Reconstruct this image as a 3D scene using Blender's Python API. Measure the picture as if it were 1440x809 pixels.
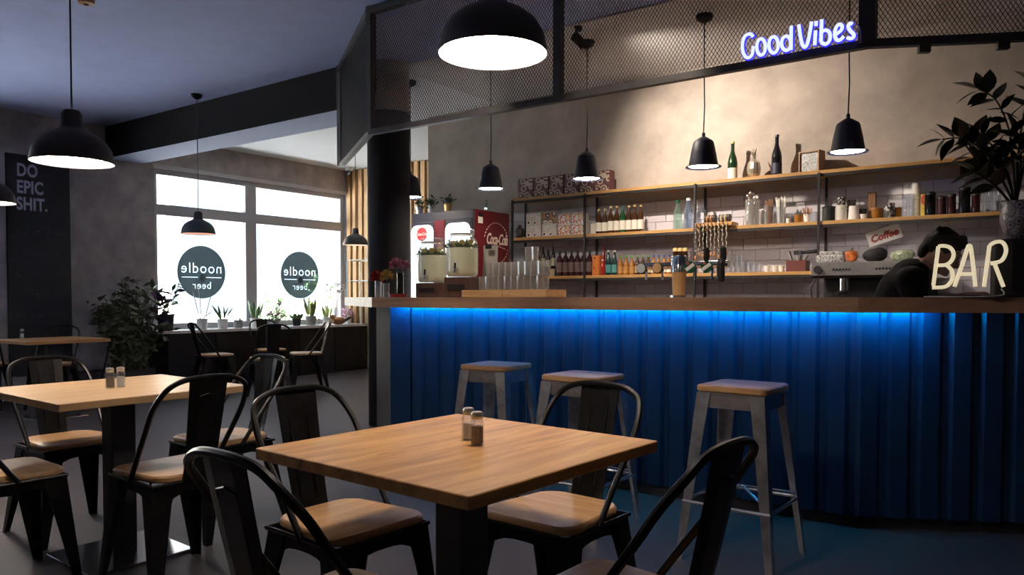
import bpy, math, random
from mathutils import Vector, Matrix
random.seed(7)
PI = math.pi
for o in list(bpy.data.objects): bpy.data.objects.remove(o)
scene = bpy.context.scene
COL = scene.collection

# ---------------------------------------------------------------- camera
F_PX, HZ, PITCH, YAW, CAM_H = 1070.0, 418.0, math.radians(1.8), math.radians(35.5), 1.15
PPY = HZ + F_PX*math.tan(PITCH)
cd = bpy.data.cameras.new('camera'); cam = bpy.data.objects.new('camera', cd); COL.objects.link(cam)
cd.sensor_width = 36; cd.lens = F_PX/1440*36; cd.shift_y = (PPY-404.5)/1440; cd.clip_start = .02; cd.clip_end = 200
cam.location = (0, 0, CAM_H); cam.rotation_euler = (PI/2-PITCH, 0, YAW)
scene.camera = cam
# ---------------------------------------------------------------- world, exposure
w = bpy.data.worlds.new('world'); scene.world = w; w.use_nodes = True
bg = w.node_tree.nodes['Background']; bg.inputs[0].default_value = (.72, .86, 1, 1); bg.inputs[1].default_value = 2.2
vs = scene.view_settings
vs.view_transform = 'Standard'; vs.look = 'None'; vs.exposure = 0; vs.gamma = 1; vs.use_curve_mapping = False
def add_light(name, typ, loc, energy, col=(1, 1, 1), **kw):
    l = bpy.data.lights.new(name, typ); l.energy = energy; l.color = col
    for k, v in kw.items(): setattr(l, k, v)
    o = bpy.data.objects.new(name, l); COL.objects.link(o); o.location = loc
    return o
def aim(o, target):
    o.rotation_euler = (Vector(target)-Vector(o.location)).to_track_quat('-Z', 'Y').to_euler()
# sun high over the building: it lights the street, not the room
sun = add_light('sun', 'SUN', (0, 0, 20), 195, (1, .96, .9), angle=math.radians(1)); sun.rotation_euler = Vector((-.35, .55, -.78)).to_track_quat('-Z', 'Y').to_euler()
# room constants (metres); x along the bar, y towards the bar's back wall
XW, YF, YB, YFRONT, XR, ZC = -9.47, 8.64, 6.61, -3.0, 3.2, 3.227
W1 = (5.34, 8.60, .73, 2.82)      # window seen: y0,y1,z0,z1
W2 = (.3, 3.0, 1.1, 2.75)        # shop window further along the same wall
for i, wn in enumerate((W1, W2)):  # sampling portals for the daylight
    p = add_light('window_portal', 'AREA', (XW-.12, (wn[0]+wn[1])/2, (wn[2]+wn[3])/2), 1, shape='RECTANGLE', size=wn[3]-wn[2], size_y=wn[1]-wn[0])
    p.rotation_euler = (0, -PI/2, 0); p.data.cycles.is_portal = True
# ---------------------------------------------------------------- pixel rays (for measuring positions on known planes)
_f = Vector((-math.sin(YAW)*math.cos(PITCH), math.cos(YAW)*math.cos(PITCH), -math.sin(PITCH)))
_r = Vector((math.cos(YAW), math.sin(YAW), 0)); _u = _r.cross(_f)
def ray(px, py): return _f + _r*((px-720)/F_PX) + _u*(-(py-PPY)/F_PX)
def onZ(px, py, z): r = ray(px, py); return Vector((0, 0, CAM_H)) + r*((z-CAM_H)/r.z)
def onY(px, py, y): r = ray(px, py); return Vector((0, 0, CAM_H)) + r*(y/r.y)
def onX(px, py, x): r = ray(px, py); return Vector((0, 0, CAM_H)) + r*(x/r.x)

# ---------------------------------------------------------------- materials
MATS = {}
def nn(nt, t, **kw):
    n = nt.nodes.new(t)
    for k, v in kw.items(): setattr(n, k, v)
    return n
def mat(name, col, rough=.5, metal=0, var=0, scale=20, bump=0, bscale=None, spec=.5, emit=None, es=0, coat=0, stretch=None):
    if name in MATS: return MATS[name]
    m = bpy.data.materials.new(name); m.use_nodes = True; nt = m.node_tree; b = nt.nodes['Principled BSDF']
    c = (*col, 1); b.inputs['Base Color'].default_value = c; b.inputs['Roughness'].default_value = rough
    b.inputs['Metallic'].default_value = metal; b.inputs['Specular IOR Level'].default_value = spec; b.inputs['Coat Weight'].default_value = coat
    if emit: b.inputs['Emission Color'].default_value = (*emit, 1); b.inputs['Emission Strength'].default_value = es
    if var or bump:
        tc = nn(nt, 'ShaderNodeTexCoord'); mp = nn(nt, 'ShaderNodeMapping'); nt.links.new(tc.outputs['Object'], mp.inputs[0])
        if stretch: mp.inputs['Scale'].default_value = stretch
        if var:
            n = nn(nt, 'ShaderNodeTexNoise'); n.inputs['Scale'].default_value = scale; n.inputs['Detail'].default_value = 6; n.inputs['Roughness'].default_value = .65
            nt.links.new(mp.outputs[0], n.inputs['Vector'])
            r = nn(nt, 'ShaderNodeValToRGB'); r.color_ramp.elements[0].position = .32; r.color_ramp.elements[1].position = .68
            r.color_ramp.elements[0].color = (*[max(0, x*(1-var)) for x in col], 1); r.color_ramp.elements[1].color = (*[min(1, x*(1+var)) for x in col], 1)
            nt.links.new(n.outputs['Fac'], r.inputs[0]); nt.links.new(r.outputs[0], b.inputs['Base Color'])
        if bump:
            n2 = nn(nt, 'ShaderNodeTexNoise'); n2.inputs['Scale'].default_value = bscale or scale*2; n2.inputs['Detail'].default_value = 4
            nt.links.new(mp.outputs[0], n2.inputs['Vector']); bm_ = nn(nt, 'ShaderNodeBump'); bm_.inputs['Strength'].default_value = bump; bm_.inputs['Distance'].default_value = .01
            nt.links.new(n2.outputs['Fac'], bm_.inputs['Height']); nt.links.new(bm_.outputs[0], b.inputs['Normal'])
    MATS[name] = m; return m
def wood(name, c1, c2, rough=.45, axis=0, scale=3.0, knots=True):
    if name in MATS: return MATS[name]
    m = bpy.data.materials.new(name); m.use_nodes = True; nt = m.node_tree; b = nt.nodes['Principled BSDF']; b.inputs['Roughness'].default_value = rough
    tc = nn(nt, 'ShaderNodeTexCoord'); mp = nn(nt, 'ShaderNodeMapping'); nt.links.new(tc.outputs['Object'], mp.inputs[0])
    s = [scale*7]*3; s[axis] = scale*.7; mp.inputs['Scale'].default_value = s
    n = nn(nt, 'ShaderNodeTexNoise'); n.inputs['Scale'].default_value = 1.0; n.inputs['Detail'].default_value = 8; n.inputs['Roughness'].default_value = .62; n.inputs['Distortion'].default_value = .6
    nt.links.new(mp.outputs[0], n.inputs['Vector'])
    r = nn(nt, 'ShaderNodeValToRGB'); e = r.color_ramp.elements; e[0].position = .3; e[1].position = .66; e[0].color = (*c1, 1); e[1].color = (*c2, 1)
    nt.links.new(n.outputs['Fac'], r.inputs[0]); out = r.outputs[0]
    if knots:
        mp2 = nn(nt, 'ShaderNodeMapping'); nt.links.new(tc.outputs['Object'], mp2.inputs[0]); s2 = [scale*3.2]*3; s2[axis] = scale*.9; mp2.inputs['Scale'].default_value = s2
        v = nn(nt, 'ShaderNodeTexNoise'); v.inputs['Scale'].default_value = 2.2; v.inputs['Detail'].default_value = 3; nt.links.new(mp2.outputs[0], v.inputs['Vector'])
        r2 = nn(nt, 'ShaderNodeValToRGB'); r2.color_ramp.elements[0].position = .66; r2.color_ramp.elements[1].position = .78
        r2.color_ramp.elements[0].color = (0, 0, 0, 1); r2.color_ramp.elements[1].color = (.8, .8, .8, 1); nt.links.new(v.outputs['Fac'], r2.inputs[0])
        mx = nn(nt, 'ShaderNodeMixRGB'); mx.inputs[2].default_value = (*[x*.35 for x in c1], 1); nt.links.new(r2.outputs[0], mx.inputs[0]); nt.links.new(out, mx.inputs[1]); out = mx.outputs[0]
    nt.links.new(out, b.inputs['Base Color'])
    bp = nn(nt, 'ShaderNodeBump'); bp.inputs['Strength'].default_value = .12; bp.inputs['Distance'].default_value = .004; nt.links.new(n.outputs['Fac'], bp.inputs['Height']); nt.links.new(bp.outputs[0], b.inputs['Normal'])
    MATS[name] = m; return m
def glass(name, col=(.95, .97, 1), edge=.55, rough=.05, base=.08):
    """thin clear glass: mostly see-through, brighter and denser towards the rim"""
    if name in MATS: return MATS[name]
    m = bpy.data.materials.new(name); m.use_nodes = True; nt = m.node_tree; nt.nodes.remove(nt.nodes['Principled BSDF']); out = nt.nodes['Material Output']
    t = nn(nt, 'ShaderNodeBsdfTransparent'); t.inputs[0].default_value = (*col, 1)
    g = nn(nt, 'ShaderNodeBsdfGlossy'); g.inputs['Roughness'].default_value = rough; g.inputs[0].default_value = (1, 1, 1, 1)
    d = nn(nt, 'ShaderNodeBsdfDiffuse'); d.inputs[0].default_value = (.8*col[0], .8*col[1], .8*col[2], 1)
    tl_ = nn(nt, 'ShaderNodeBsdfTranslucent'); tl_.inputs[0].default_value = d.inputs[0].default_value; dt = nn(nt, 'ShaderNodeMixShader'); dt.inputs[0].default_value = .5; nt.links.new(d.outputs[0], dt.inputs[1]); nt.links.new(tl_.outputs[0], dt.inputs[2])
    gd = nn(nt, 'ShaderNodeMixShader'); gd.inputs[0].default_value = .5; nt.links.new(g.outputs[0], gd.inputs[1]); nt.links.new(dt.outputs[0], gd.inputs[2])
    lw = nn(nt, 'ShaderNodeLayerWeight'); lw.inputs[0].default_value = .35
    mr = nn(nt, 'ShaderNodeMapRange'); mr.inputs[3].default_value = base; mr.inputs[4].default_value = edge; nt.links.new(lw.outputs['Facing'], mr.inputs[0])
    mx = nn(nt, 'ShaderNodeMixShader'); nt.links.new(mr.outputs[0], mx.inputs[0]); nt.links.new(t.outputs[0], mx.inputs[1]); nt.links.new(gd.outputs[0], mx.inputs[2])
    nt.links.new(mx.outputs[0], out.inputs[0]); MATS[name] = m; return m
def emis(name, col, s):
    if name in MATS: return MATS[name]
    m = bpy.data.materials.new(name); m.use_nodes = True; nt = m.node_tree; nt.nodes.remove(nt.nodes['Principled BSDF'])
    e = nn(nt, 'ShaderNodeEmission'); e.inputs[0].default_value = (*col, 1); e.inputs[1].default_value = s
    nt.links.new(e.outputs[0], nt.nodes['Material Output'].inputs[0]); MATS[name] = m; return m
def foodprint(name, cols, scale=18, rough=.4):
    """printed packaging: round bowls and patches of colour"""
    if name in MATS: return MATS[name]
    m = bpy.data.materials.new(name); m.use_nodes = True; nt = m.node_tree; b = nt.nodes['Principled BSDF']; b.inputs['Roughness'].default_value = rough
    tc = nn(nt, 'ShaderNodeTexCoord'); v = nn(nt, 'ShaderNodeTexVoronoi'); v.inputs['Scale'].default_value = scale; nt.links.new(tc.outputs['Object'], v.inputs['Vector'])
    r = nn(nt, 'ShaderNodeValToRGB'); r.color_ramp.interpolation = 'CONSTANT'; e = r.color_ramp.elements
    pos = [0, .22, .42, .6, .78][:len(cols)]; e[0].position = 0; e[0].color = (*cols[0], 1); e[1].position = pos[1]; e[1].color = (*cols[1], 1)
    for p, c in list(zip(pos, cols))[2:]: q = e.new(p); q.color = (*c, 1)
    nt.links.new(v.outputs['Distance'], r.inputs[0])
    n = nn(nt, 'ShaderNodeTexNoise'); n.inputs['Scale'].default_value = scale*2.5; nt.links.new(tc.outputs['Object'], n.inputs['Vector'])
    mx = nn(nt, 'ShaderNodeMixRGB', blend_type='OVERLAY'); mx.inputs[0].default_value = .55; nt.links.new(r.outputs[0], mx.inputs[1]); nt.links.new(n.outputs['Fac'], mx.inputs[2])
    nt.links.new(mx.outputs[0], b.inputs['Base Color']); MATS[name] = m; return m

# ---------------------------------------------------------------- mesh building
class MB:
    def __init__(s): s.v = []; s.f = []
    def add(s, vs, fs):
        n = len(s.v); s.v += [tuple(x) for x in vs]; s.f += [tuple(i+n for i in q) for q in fs]; return s
    def box(s, c, d, rz=0, M=None):
        x, y, z = d[0]/2, d[1]/2, d[2]/2
        vs = [Vector((a*x, b*y, e*z)) for e in (-1, 1) for b in (-1, 1) for a in (-1, 1)]
        if rz: R_ = Matrix.Rotation(rz, 3, 'Z'); vs = [R_ @ v for v in vs]
        if M: vs = [M @ v for v in vs]
        vs = [v+Vector(c) for v in vs]
        return s.add(vs, [(0, 2, 3, 1), (4, 5, 7, 6), (0, 1, 5, 4), (2, 6, 7, 3), (0, 4, 6, 2), (1, 3, 7, 5)])
    def mm(s, a, b):
        return s.box([(p+q)/2 for p, q in zip(a, b)], [abs(q-p) for p, q in zip(a, b)])
    def bev(s, c, d, r=.01, rz=0, seg=3):
        """box with rounded vertical corners and softened top and bottom rims"""
        x, y, z = d[0]/2, d[1]/2, d[2]/2; r = min(r, x*.99, y*.99); e = min(r*.4, z*.45)
        def ring(ins, zz):
            o = []
            for (sx, sy, a0) in ((1, 1, 0), (-1, 1, 90), (-1, -1, 180), (1, -1, 270)):
                for k in range(seg+1):
                    a = math.radians(a0+90*k/seg); o.append(Vector((sx*(x-r)+(r-ins)*math.cos(a), sy*(y-r)+(r-ins)*math.sin(a), zz)))
            return o
        rings = [ring(e, -z), ring(0, -z+e), ring(0, z-e), ring(e, z)]; n = len(rings[0]); vs = [v for q in rings for v in q]
        if rz: R_ = Matrix.Rotation(rz, 3, 'Z'); vs = [R_ @ v for v in vs]
        vs = [v+Vector(c) for v in vs]; fs = [tuple(range(n-1, -1, -1)), tuple(range(3*n, 4*n))]
        for k in range(3): fs += [(k*n+i, k*n+(i+1) % n, (k+1)*n+(i+1) % n, (k+1)*n+i) for i in range(n)]
        return s.add(vs, fs)
    def lathe(s, prof, c=(0, 0, 0), n=16, cap0=True, cap1=True, M=None):
        vs = []; k = len(prof)
        for r, z in prof:
            for i in range(n):
                a = 2*PI*i/n; v = Vector((r*math.cos(a), r*math.sin(a), z)); v = M @ v if M else v; vs.append(v+Vector(c))
        fs = [(j*n+i, j*n+(i+1) % n, (j+1)*n+(i+1) % n, (j+1)*n+i) for j in range(k-1) for i in range(n)]
        if cap0: fs.append(tuple(range(n-1, -1, -1)))
        if cap1: fs.append(tuple(range((k-1)*n, k*n)))
        return s.add(vs, fs)
    def tube(s, pts, r, n=8, caps=True, closed=False):
        pts = [Vector(p) for p in pts]; k = len(pts); rad = r if isinstance(r, (list, tuple)) else [r]*k
        vs = []; up = None
        for i, p in enumerate(pts):
            if closed: t = pts[(i+1) % k]-pts[i-1]
            else: t = (pts[min(i+1, k-1)]-pts[max(i-1, 0)])
            t.normalize()
            if up is None: up = Vector((0, 0, 1)) if abs(t.z) < .9 else Vector((1, 0, 0))
            a = t.cross(up)
            if a.length < 1e-5: a = t.orthogonal()
            a.normalize(); b = a.cross(t).normalized(); up = b
            for j in range(n): q = 2*PI*j/n; vs.append(p+a*rad[i]*math.cos(q)+b*rad[i]*math.sin(q))
        fs = [(j*n+i, j*n+(i+1) % n, (j+1)*n+(i+1) % n, (j+1)*n+i) for j in range(k-1) for i in range(n)]
        if closed: fs += [((k-1)*n+i, (k-1)*n+(i+1) % n, (i+1) % n, i) for i in range(n)]
        elif caps: fs += [tuple(range(n-1, -1, -1)), tuple(range((k-1)*n, k*n))]
        return s.add(vs, fs)
    def ell(s, c, r, n=12, m=8, M=None):
        vs = [Vector((0, 0, -r[2]))]; 
        for j in range(1, m):
            t = -PI/2+PI*j/m
            for i in range(n): a = 2*PI*i/n; vs.append(Vector((r[0]*math.cos(t)*math.cos(a), r[1]*math.cos(t)*math.sin(a), r[2]*math.sin(t))))
        vs.append(Vector((0, 0, r[2]))); 
        if M: vs = [M @ v for v in vs]
        vs = [v+Vector(c) for v in vs]; L = len(vs)-1
        fs = [(0, 1+(i+1) % n, 1+i) for i in range(n)]
        for j in range(m-2): fs += [(1+j*n+i, 1+j*n+(i+1) % n, 1+(j+1)*n+(i+1) % n, 1+(j+1)*n+i) for i in range(n)]
        fs += [(L, 1+(m-2)*n+i, 1+(m-2)*n+(i+1) % n) for i in range(n)]
        return s.add(vs, fs)
    def prism(s, poly, a, b, axis='z'):
        """extrude a 2D polygon between a and b; axis z: (x,y); y: (x,z); x: (y,z)"""
        def P(p, h): return {'z': (p[0], p[1], h), 'y': (p[0], h, p[1]), 'x': (h, p[0], p[1])}[axis]
        n = len(poly); vs = [P(p, a) for p in poly]+[P(p, b) for p in poly]
        return s.add(vs, [tuple(range(n-1, -1, -1)), tuple(range(n, 2*n))]+[(i, (i+1) % n, n+(i+1) % n, n+i) for i in range(n)])
    def build(s, name, m, parent=None, loc=(0, 0, 0), rz=0, smooth=False, stuff=False):
        me = bpy.data.meshes.new(name); me.from_pydata(s.v, [], s.f); me.update()
        if m: me.materials.append(m)
        if smooth:
            me.polygons.foreach_set('use_smooth', [True]*len(me.polygons))
            try: me.set_sharp_from_angle(angle=math.radians(42))
            except Exception: pass
        o = bpy.data.objects.new(name, me); COL.objects.link(o); o.location = loc; o.rotation_euler = (0, 0, rz)
        if parent: o.parent = parent
        if stuff: o['kind'] = 'stuff'
        return o
def tag(o, label=None, cat=None, group=None, kind=None):
    if label: o['label'] = label
    if cat: o['category'] = cat
    if group: o['group'] = group
    if kind: o['kind'] = kind
    return o
def thing(name, label, cat, loc=(0, 0, 0), rz=0, group=None):
    o = bpy.data.objects.new(name, None); COL.objects.link(o); o.location = loc; o.rotation_euler = (0, 0, rz); o.empty_display_size = .05
    return tag(o, label, cat, group)
def struct(name, mb, m, parent=None, label=None, cat=None):
    o = mb.build(name, m, parent)
    if not parent: tag(o, label, cat, kind='structure')
    return o
def dup(root, loc, rz=0, label=None, group=None):
    def cp(o, par):
        c = o.copy(); COL.objects.link(c); c.parent = par
        for ch in list(o.children): cp(ch, c)
        return c
    r = cp(root, None); r.location = loc; r.rotation_euler = (0, 0, rz)
    return tag(r, label, None, group)
def text_mesh(s, size=1, extrude=.002, sx=1, shear=0, offset=0, align='CENTER', spacing=1):
    c = bpy.data.curves.new('txt', 'FONT'); c.body = s; c.size = size; c.extrude = extrude; c.shear = shear; c.offset = offset; c.align_x = align; c.align_y = 'CENTER'; c.resolution_u = 4; c.space_character = spacing
    o = bpy.data.objects.new('txt', c); COL.objects.link(o); bpy.context.view_layer.update()
    me = bpy.data.meshes.new_from_object(o.evaluated_get(bpy.context.evaluated_depsgraph_get()))
    bpy.data.objects.remove(o); bpy.data.curves.remove(c)
    for v in me.vertices: v.co.x *= sx
    return me
def text_obj(name, s, m, parent, loc, rot, **kw):
    me = text_mesh(s, **kw); me.materials.clear(); me.materials.append(m)
    o = bpy.data.objects.new(name, me); COL.objects.link(o); o.location = loc; o.rotation_euler = rot; o.parent = parent
    return o
def smooth_path(pts, n=6, closed=False):
    """Catmull-Rom through the points"""
    P = [Vector(p) for p in pts]; k = len(P); out = []
    rng = range(k) if closed else range(k-1)
    for i in rng:
        p0 = P[(i-1) % k] if closed or i > 0 else P[i]; p1 = P[i]; p2 = P[(i+1) % k]; p3 = P[(i+2) % k] if closed or i+2 < k else p2
        for j in range(n):
            t = j/n; out.append(.5*((2*p1)+(p2-p0)*t+(2*p0-5*p1+4*p2-p3)*t*t+(3*p1-p0-3*p2+p3)*t**3))
    if not closed: out.append(P[-1])
    return out
# shared materials
BLACK = mat('black metal', (.032, .03, .032), .42, .3, var=.3, scale=9)
BLACKM = mat('matt black', (.024, .022, .025), .75, spec=.2)
GUN = mat('gunmetal lacquer', (.024, .0215, .021), .36, .85, var=.35, scale=14)
STEEL = mat('galvanised steel', (.72, .72, .75), .26, .95, var=.3, scale=16, bump=.1)
CHROME = mat('chrome', (.8, .81, .83), .12, 1)
WHITE = mat('white paint', (.8, .8, .8), .5)
OAK = wood('oiled oak', (.28, .12, .035), (.57, .30, .10), .38, 0, 3.2)
SEATW = wood('seat elm', (.34, .175, .075), (.5, .29, .13), .4, 0, 4, knots=False)
PINE = wood('shelf pine', (.33, .17, .05), (.52, .29, .1), .5, 0, 3)
GLASS = glass('clear glass')
SOIL = mat('potting soil', (.03, .02, .015), .95, var=.4, scale=40)
# ================================================================ THE SETTING
CONC = mat('grey plaster', (.37, .33, .325), .85, var=.28, scale=3.5, bump=.15, bscale=60)
WALLW = mat('warm concrete plaster', (.38, .325, .285), .85, var=.2, scale=2.6, bump=.2, bscale=70)
CEIL = mat('ceiling with blue daylight cast', (.40, .46, .76), .9, var=.05, scale=5)  # blue cast of the daylight is put into the ceiling colour
CREAM = mat('off white ceiling board', (.62, .60, .60), .9)
WHITEC = mat('white ceiling paint', (.78, .80, .82), .9)
BEAMM = mat('black painted beam', (.008, .007, .009), .9, spec=.1)
SOFF = mat('pale blue soffit paint', (.40, .46, .66), .85)
FLOORM = mat('dark speckled floor', (.047, .036, .039), .55, var=.45, scale=90, bump=.1)
struct('floor', MB().mm((XW-.3, YFRONT, -.1), (XR, YF+.2, 0)), FLOORM)
struct('ceiling', MB().mm((XW-.3, YFRONT, ZC), (XR, YF+.2, ZC+.15)), CEIL)
# wall with the windows
t = MB()
for (y0, y1, z0, z1) in ((YFRONT, W2[0], 0, ZC), (W2[1], W1[0], 0, ZC), (W1[1], YF, 0, ZC), (W2[0], W2[1], 0, W2[2]), (W2[0], W2[1], W2[3], ZC), (W1[0], W1[1], 0, W1[2]), (W1[0], W1[1], W1[3], ZC)):
    t.mm((XW-.3, y0, z0), (XW, y1, z1))
struct('wall_left', t, CONC)
XB0 = -5.9
wb = struct('wall_back', MB().mm((XB0, YB, 0), (XR, YB+.15, ZC)), WALLW)
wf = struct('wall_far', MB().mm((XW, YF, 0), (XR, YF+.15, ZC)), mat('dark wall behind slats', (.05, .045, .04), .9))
struct('wall_right', MB().mm((XR, YFRONT, 0), (XR+.15, YF+.15, ZC)), CONC)
struct('wall_front', MB().mm((XW-.3, YFRONT-.15, 0), (XR+.15, YFRONT, ZC)), CONC)
# timber slats on the far wall
SL = wood('slat pine', (.36, .21, .09), (.5, .31, .15), .6, 2, 3, knots=False)
sl0 = MB().box((0, 0, ZC/2), (.075, .045, ZC-.02)).v
k = 0; x = XW+.06
base = None
while x < XB0+1.2:
    if base is None:
        base = MB().box((0, 0, 0), (.078, .045, ZC-.04)).build('slat', SL, wf, (x, YF-.0225, ZC/2))
    else:
        c = base.copy(); COL.objects.link(c); c.parent = wf; c.location = (x, YF-.0225, ZC/2)
    x += .135
# ceiling boards behind the mesh screen and by the window
struct('trim_1', MB().mm((-4.9, 5.03, ZC-.012), (XR, YB, ZC)), CREAM)
struct('trim_2', MB().mm((XW, 5.19, ZC-.012), (-4.9, YF, ZC)), WHITEC)
# beam and round column under it
tb = MB().mm((XW, 4.73, 2.842), (-4.98, 5.18, ZC))
bo = struct('trim_3', tb, BEAMM); bo.data.materials.append(SOFF)
for p in bo.data.polygons:
    if p.normal.z < -.9: p.material_index = 1
co = struct('trim_4', MB().lathe([(.19, 0), (.19, 2.79)], (-4.9, 4.96, 0), 40), BLACKM); co.data.polygons.foreach_set('use_smooth', [len(p.vertices) == 4 for p in co.data.polygons])
c2 = struct('trim_5', MB().lathe([(.186, 2.79), (.186, ZC)], (-4.9, 4.96, 0), 40), WALLW); c2.data.polygons.foreach_set('use_smooth', [len(p.vertices) == 4 for p in c2.data.polygons])
# white metro tiles on the bar wall, each a piece
TIL = [mat('white glazed tile %d' % i, (c, c*.955, c*1.05), .13, spec=.6) for i, c in enumerate((.56, .6, .53))]
td = []
for m_ in TIL:
    me = MB().bev((0, 0, 0), (.204, .092, .012), .003, seg=1); o = me.build('tile', m_); o.rotation_euler = (PI/2, 0, 0); td.append(o.data); bpy.data.objects.remove(o)
for r_ in range(10):
    for q in range(25):
        o = bpy.data.objects.new('tile', td[random.randrange(3)]); COL.objects.link(o); o.parent = wb
        o.location = (-4.72+q*.208+(.104 if r_ % 2 else 0), YB-.004, 1.13+r_*.096); o.rotation_euler = (PI/2, 0, 0)
# window seen: frame, sashes, panes
FR = mat('grey window frame', (.45, .45, .49), .5)
def window(name, W, mull):
    y0, y1, z0, z1 = W; xf = XW-.14
    fr = MB(); wd = .07
    fr.mm((xf, y0, z1-wd), (xf+.08, y1, z1)); fr.mm((xf, y0, z0), (xf+.08, y1, z0+wd)); fr.mm((xf, y0, z0+wd), (xf+.08, y0+wd, z1-wd)); fr.mm((xf, y1-wd, z0+wd), (xf+.08, y1, z1-wd))
    for ym in mull: fr.mm((xf, ym-.09, z0+wd), (xf+.08, ym+.09, z1-wd))
    zt = z1-.525
    edges = [y0+wd]+[e for ym in mull for e in (ym-.09, ym+.09)]+[y1-wd]
    for a, b in zip(edges[::2], edges[1::2]): fr.mm((xf, a, zt-.07), (xf+.08, b, zt+.07))
    wo = tag(fr.build(name, FR), kind='structure')
    for a, b in zip(edges[::2], edges[1::2]):
        for (za, zb) in ((z0+wd, zt-.07), (zt+.07, z1-wd)):
            MB().mm((xf+.035, a, za), (xf+.043, b, zb)).build('pane', WINGLASS, wo)
    return wo
def winglass():
    m = bpy.data.materials.new('window glass'); m.use_nodes = True; nt = m.node_tree; nt.nodes.remove(nt.nodes['Principled BSDF'])
    t = nn(nt, 'ShaderNodeBsdfTransparent'); t.inputs[0].default_value = (.97, .985, .98, 1); g = nn(nt, 'ShaderNodeBsdfGlossy'); g.inputs['Roughness'].default_value = .02
    mx = nn(nt, 'ShaderNodeMixShader'); mx.inputs[0].default_value = .04; nt.links.new(t.outputs[0], mx.inputs[1]); nt.links.new(g.outputs[0], mx.inputs[2]); nt.links.new(mx.outputs[0], nt.nodes['Material Output'].inputs[0])
    return m
WINGLASS = winglass()
w1 = window('window_1', W1, [6.83]); w2 = window('window_2', W2, [1.65])
struct('trim_6', MB().mm((XW-.02, W1[0]-.02, W1[3]), (XW+.012, W1[1]+.02, W1[3]+.05)).mm((XW-.02, W1[1]-.0, W1[2]), (XW+.012, W1[1]+.04, W1[3]+.05)), mat('light reveal', (.5, .5, .52), .6))
def tint(name, col):
    m = bpy.data.materials.new(name); m.use_nodes = True; nt = m.node_tree; nt.nodes.remove(nt.nodes['Principled BSDF'])
    t = nn(nt, 'ShaderNodeBsdfTransparent'); t.inputs[0].default_value = (*col, 1); d = nn(nt, 'ShaderNodeBsdfDiffuse'); d.inputs[0].default_value = (.10, .12, .125, 1)
    a = nn(nt, 'ShaderNodeAddShader'); nt.links.new(t.outputs[0], a.inputs[0]); nt.links.new(d.outputs[0], a.inputs[1]); nt.links.new(a.outputs[0], nt.nodes['Material Output'].inputs[0]); return m
# round window stickers: tinted film with the lettering left clear, mirrored because it reads from the street
STK = tint('grey green window film', (.17, .195, .20)); TXR = mat('red lettering', (.45, .08, .06), .5); AMP = tint('red film', (.12, .03, .025))
def sticker_mesh():
    cu = bpy.data.curves.new('film', 'CURVE'); cu.dimensions = '2D'; cu.fill_mode = 'BOTH'; cu.extrude = .0015; cu.resolution_u = 6
    def poly(pts):
        sp = cu.splines.new('POLY'); sp.points.add(len(pts)-1); sp.use_cyclic_u = True
        for q, p in zip(sp.points, pts): q.co = (p[0], p[1], 0, 1)
    poly([(.362*math.cos(2*PI*k/64), .362*math.sin(2*PI*k/64)) for k in range(64)])
    for sx in (-1, 1): poly([(sx*.06, -.075), (sx*.3, -.075), (sx*.3, -.066), (sx*.06, -.066)])
    for (s, z, sz) in (('noodle', .05, .2), ('beer', -.185, .14)):
        c = bpy.data.curves.new('t', 'FONT'); c.body = s; c.size = sz; c.align_x = 'CENTER'; c.align_y = 'CENTER'; c.space_character = 1.12; c.offset = .003
        o = bpy.data.objects.new('t', c); COL.objects.link(o); bpy.context.view_layer.update(); tc_ = o.to_curve(bpy.context.evaluated_depsgraph_get())
        for sp in tc_.splines:
            bp = sp.bezier_points; n = len(bp); pts = []
            for i in range(n):
                a, b = bp[i], bp[(i+1) % n]
                for k in range(5):
                    f = k/5; pts.append(a.co*(1-f)**3+a.handle_right*3*f*(1-f)**2+b.handle_left*3*f*f*(1-f)+b.co*f**3)
            poly([(p.x, p.y+z) for p in pts])
        o.to_curve_clear(); bpy.data.objects.remove(o)
    ob = bpy.data.objects.new('film', cu); COL.objects.link(ob); bpy.context.view_layer.update()
    me = bpy.data.meshes.new_from_object(ob.evaluated_get(bpy.context.evaluated_depsgraph_get())); bpy.data.objects.remove(ob); me.materials.clear(); me.materials.append(STK); return me
stk_me = sticker_mesh()
for (px, py, lab) in ((284, 383, 'round grey sticker lettered noodle and beer on the pane beside the leafy floor plant'), (422, 387, 'round grey sticker lettered noodle and beer on the pane beside the timber slats')):
    c = onX(px, py, XW-.088); e = thing('window_sticker', lab, 'sticker', c, 0, 'window stickers')
    rot = (PI/2, 0, -PI/2)      # faces the street
    d_ = bpy.data.objects.new('film_disc', stk_me); COL.objects.link(d_); d_.parent = e; d_.rotation_euler = rot
    text_obj('ampersand', '&', AMP, e, (.004, 0, -.08), rot, size=.13, extrude=.001, offset=.004)
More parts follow.
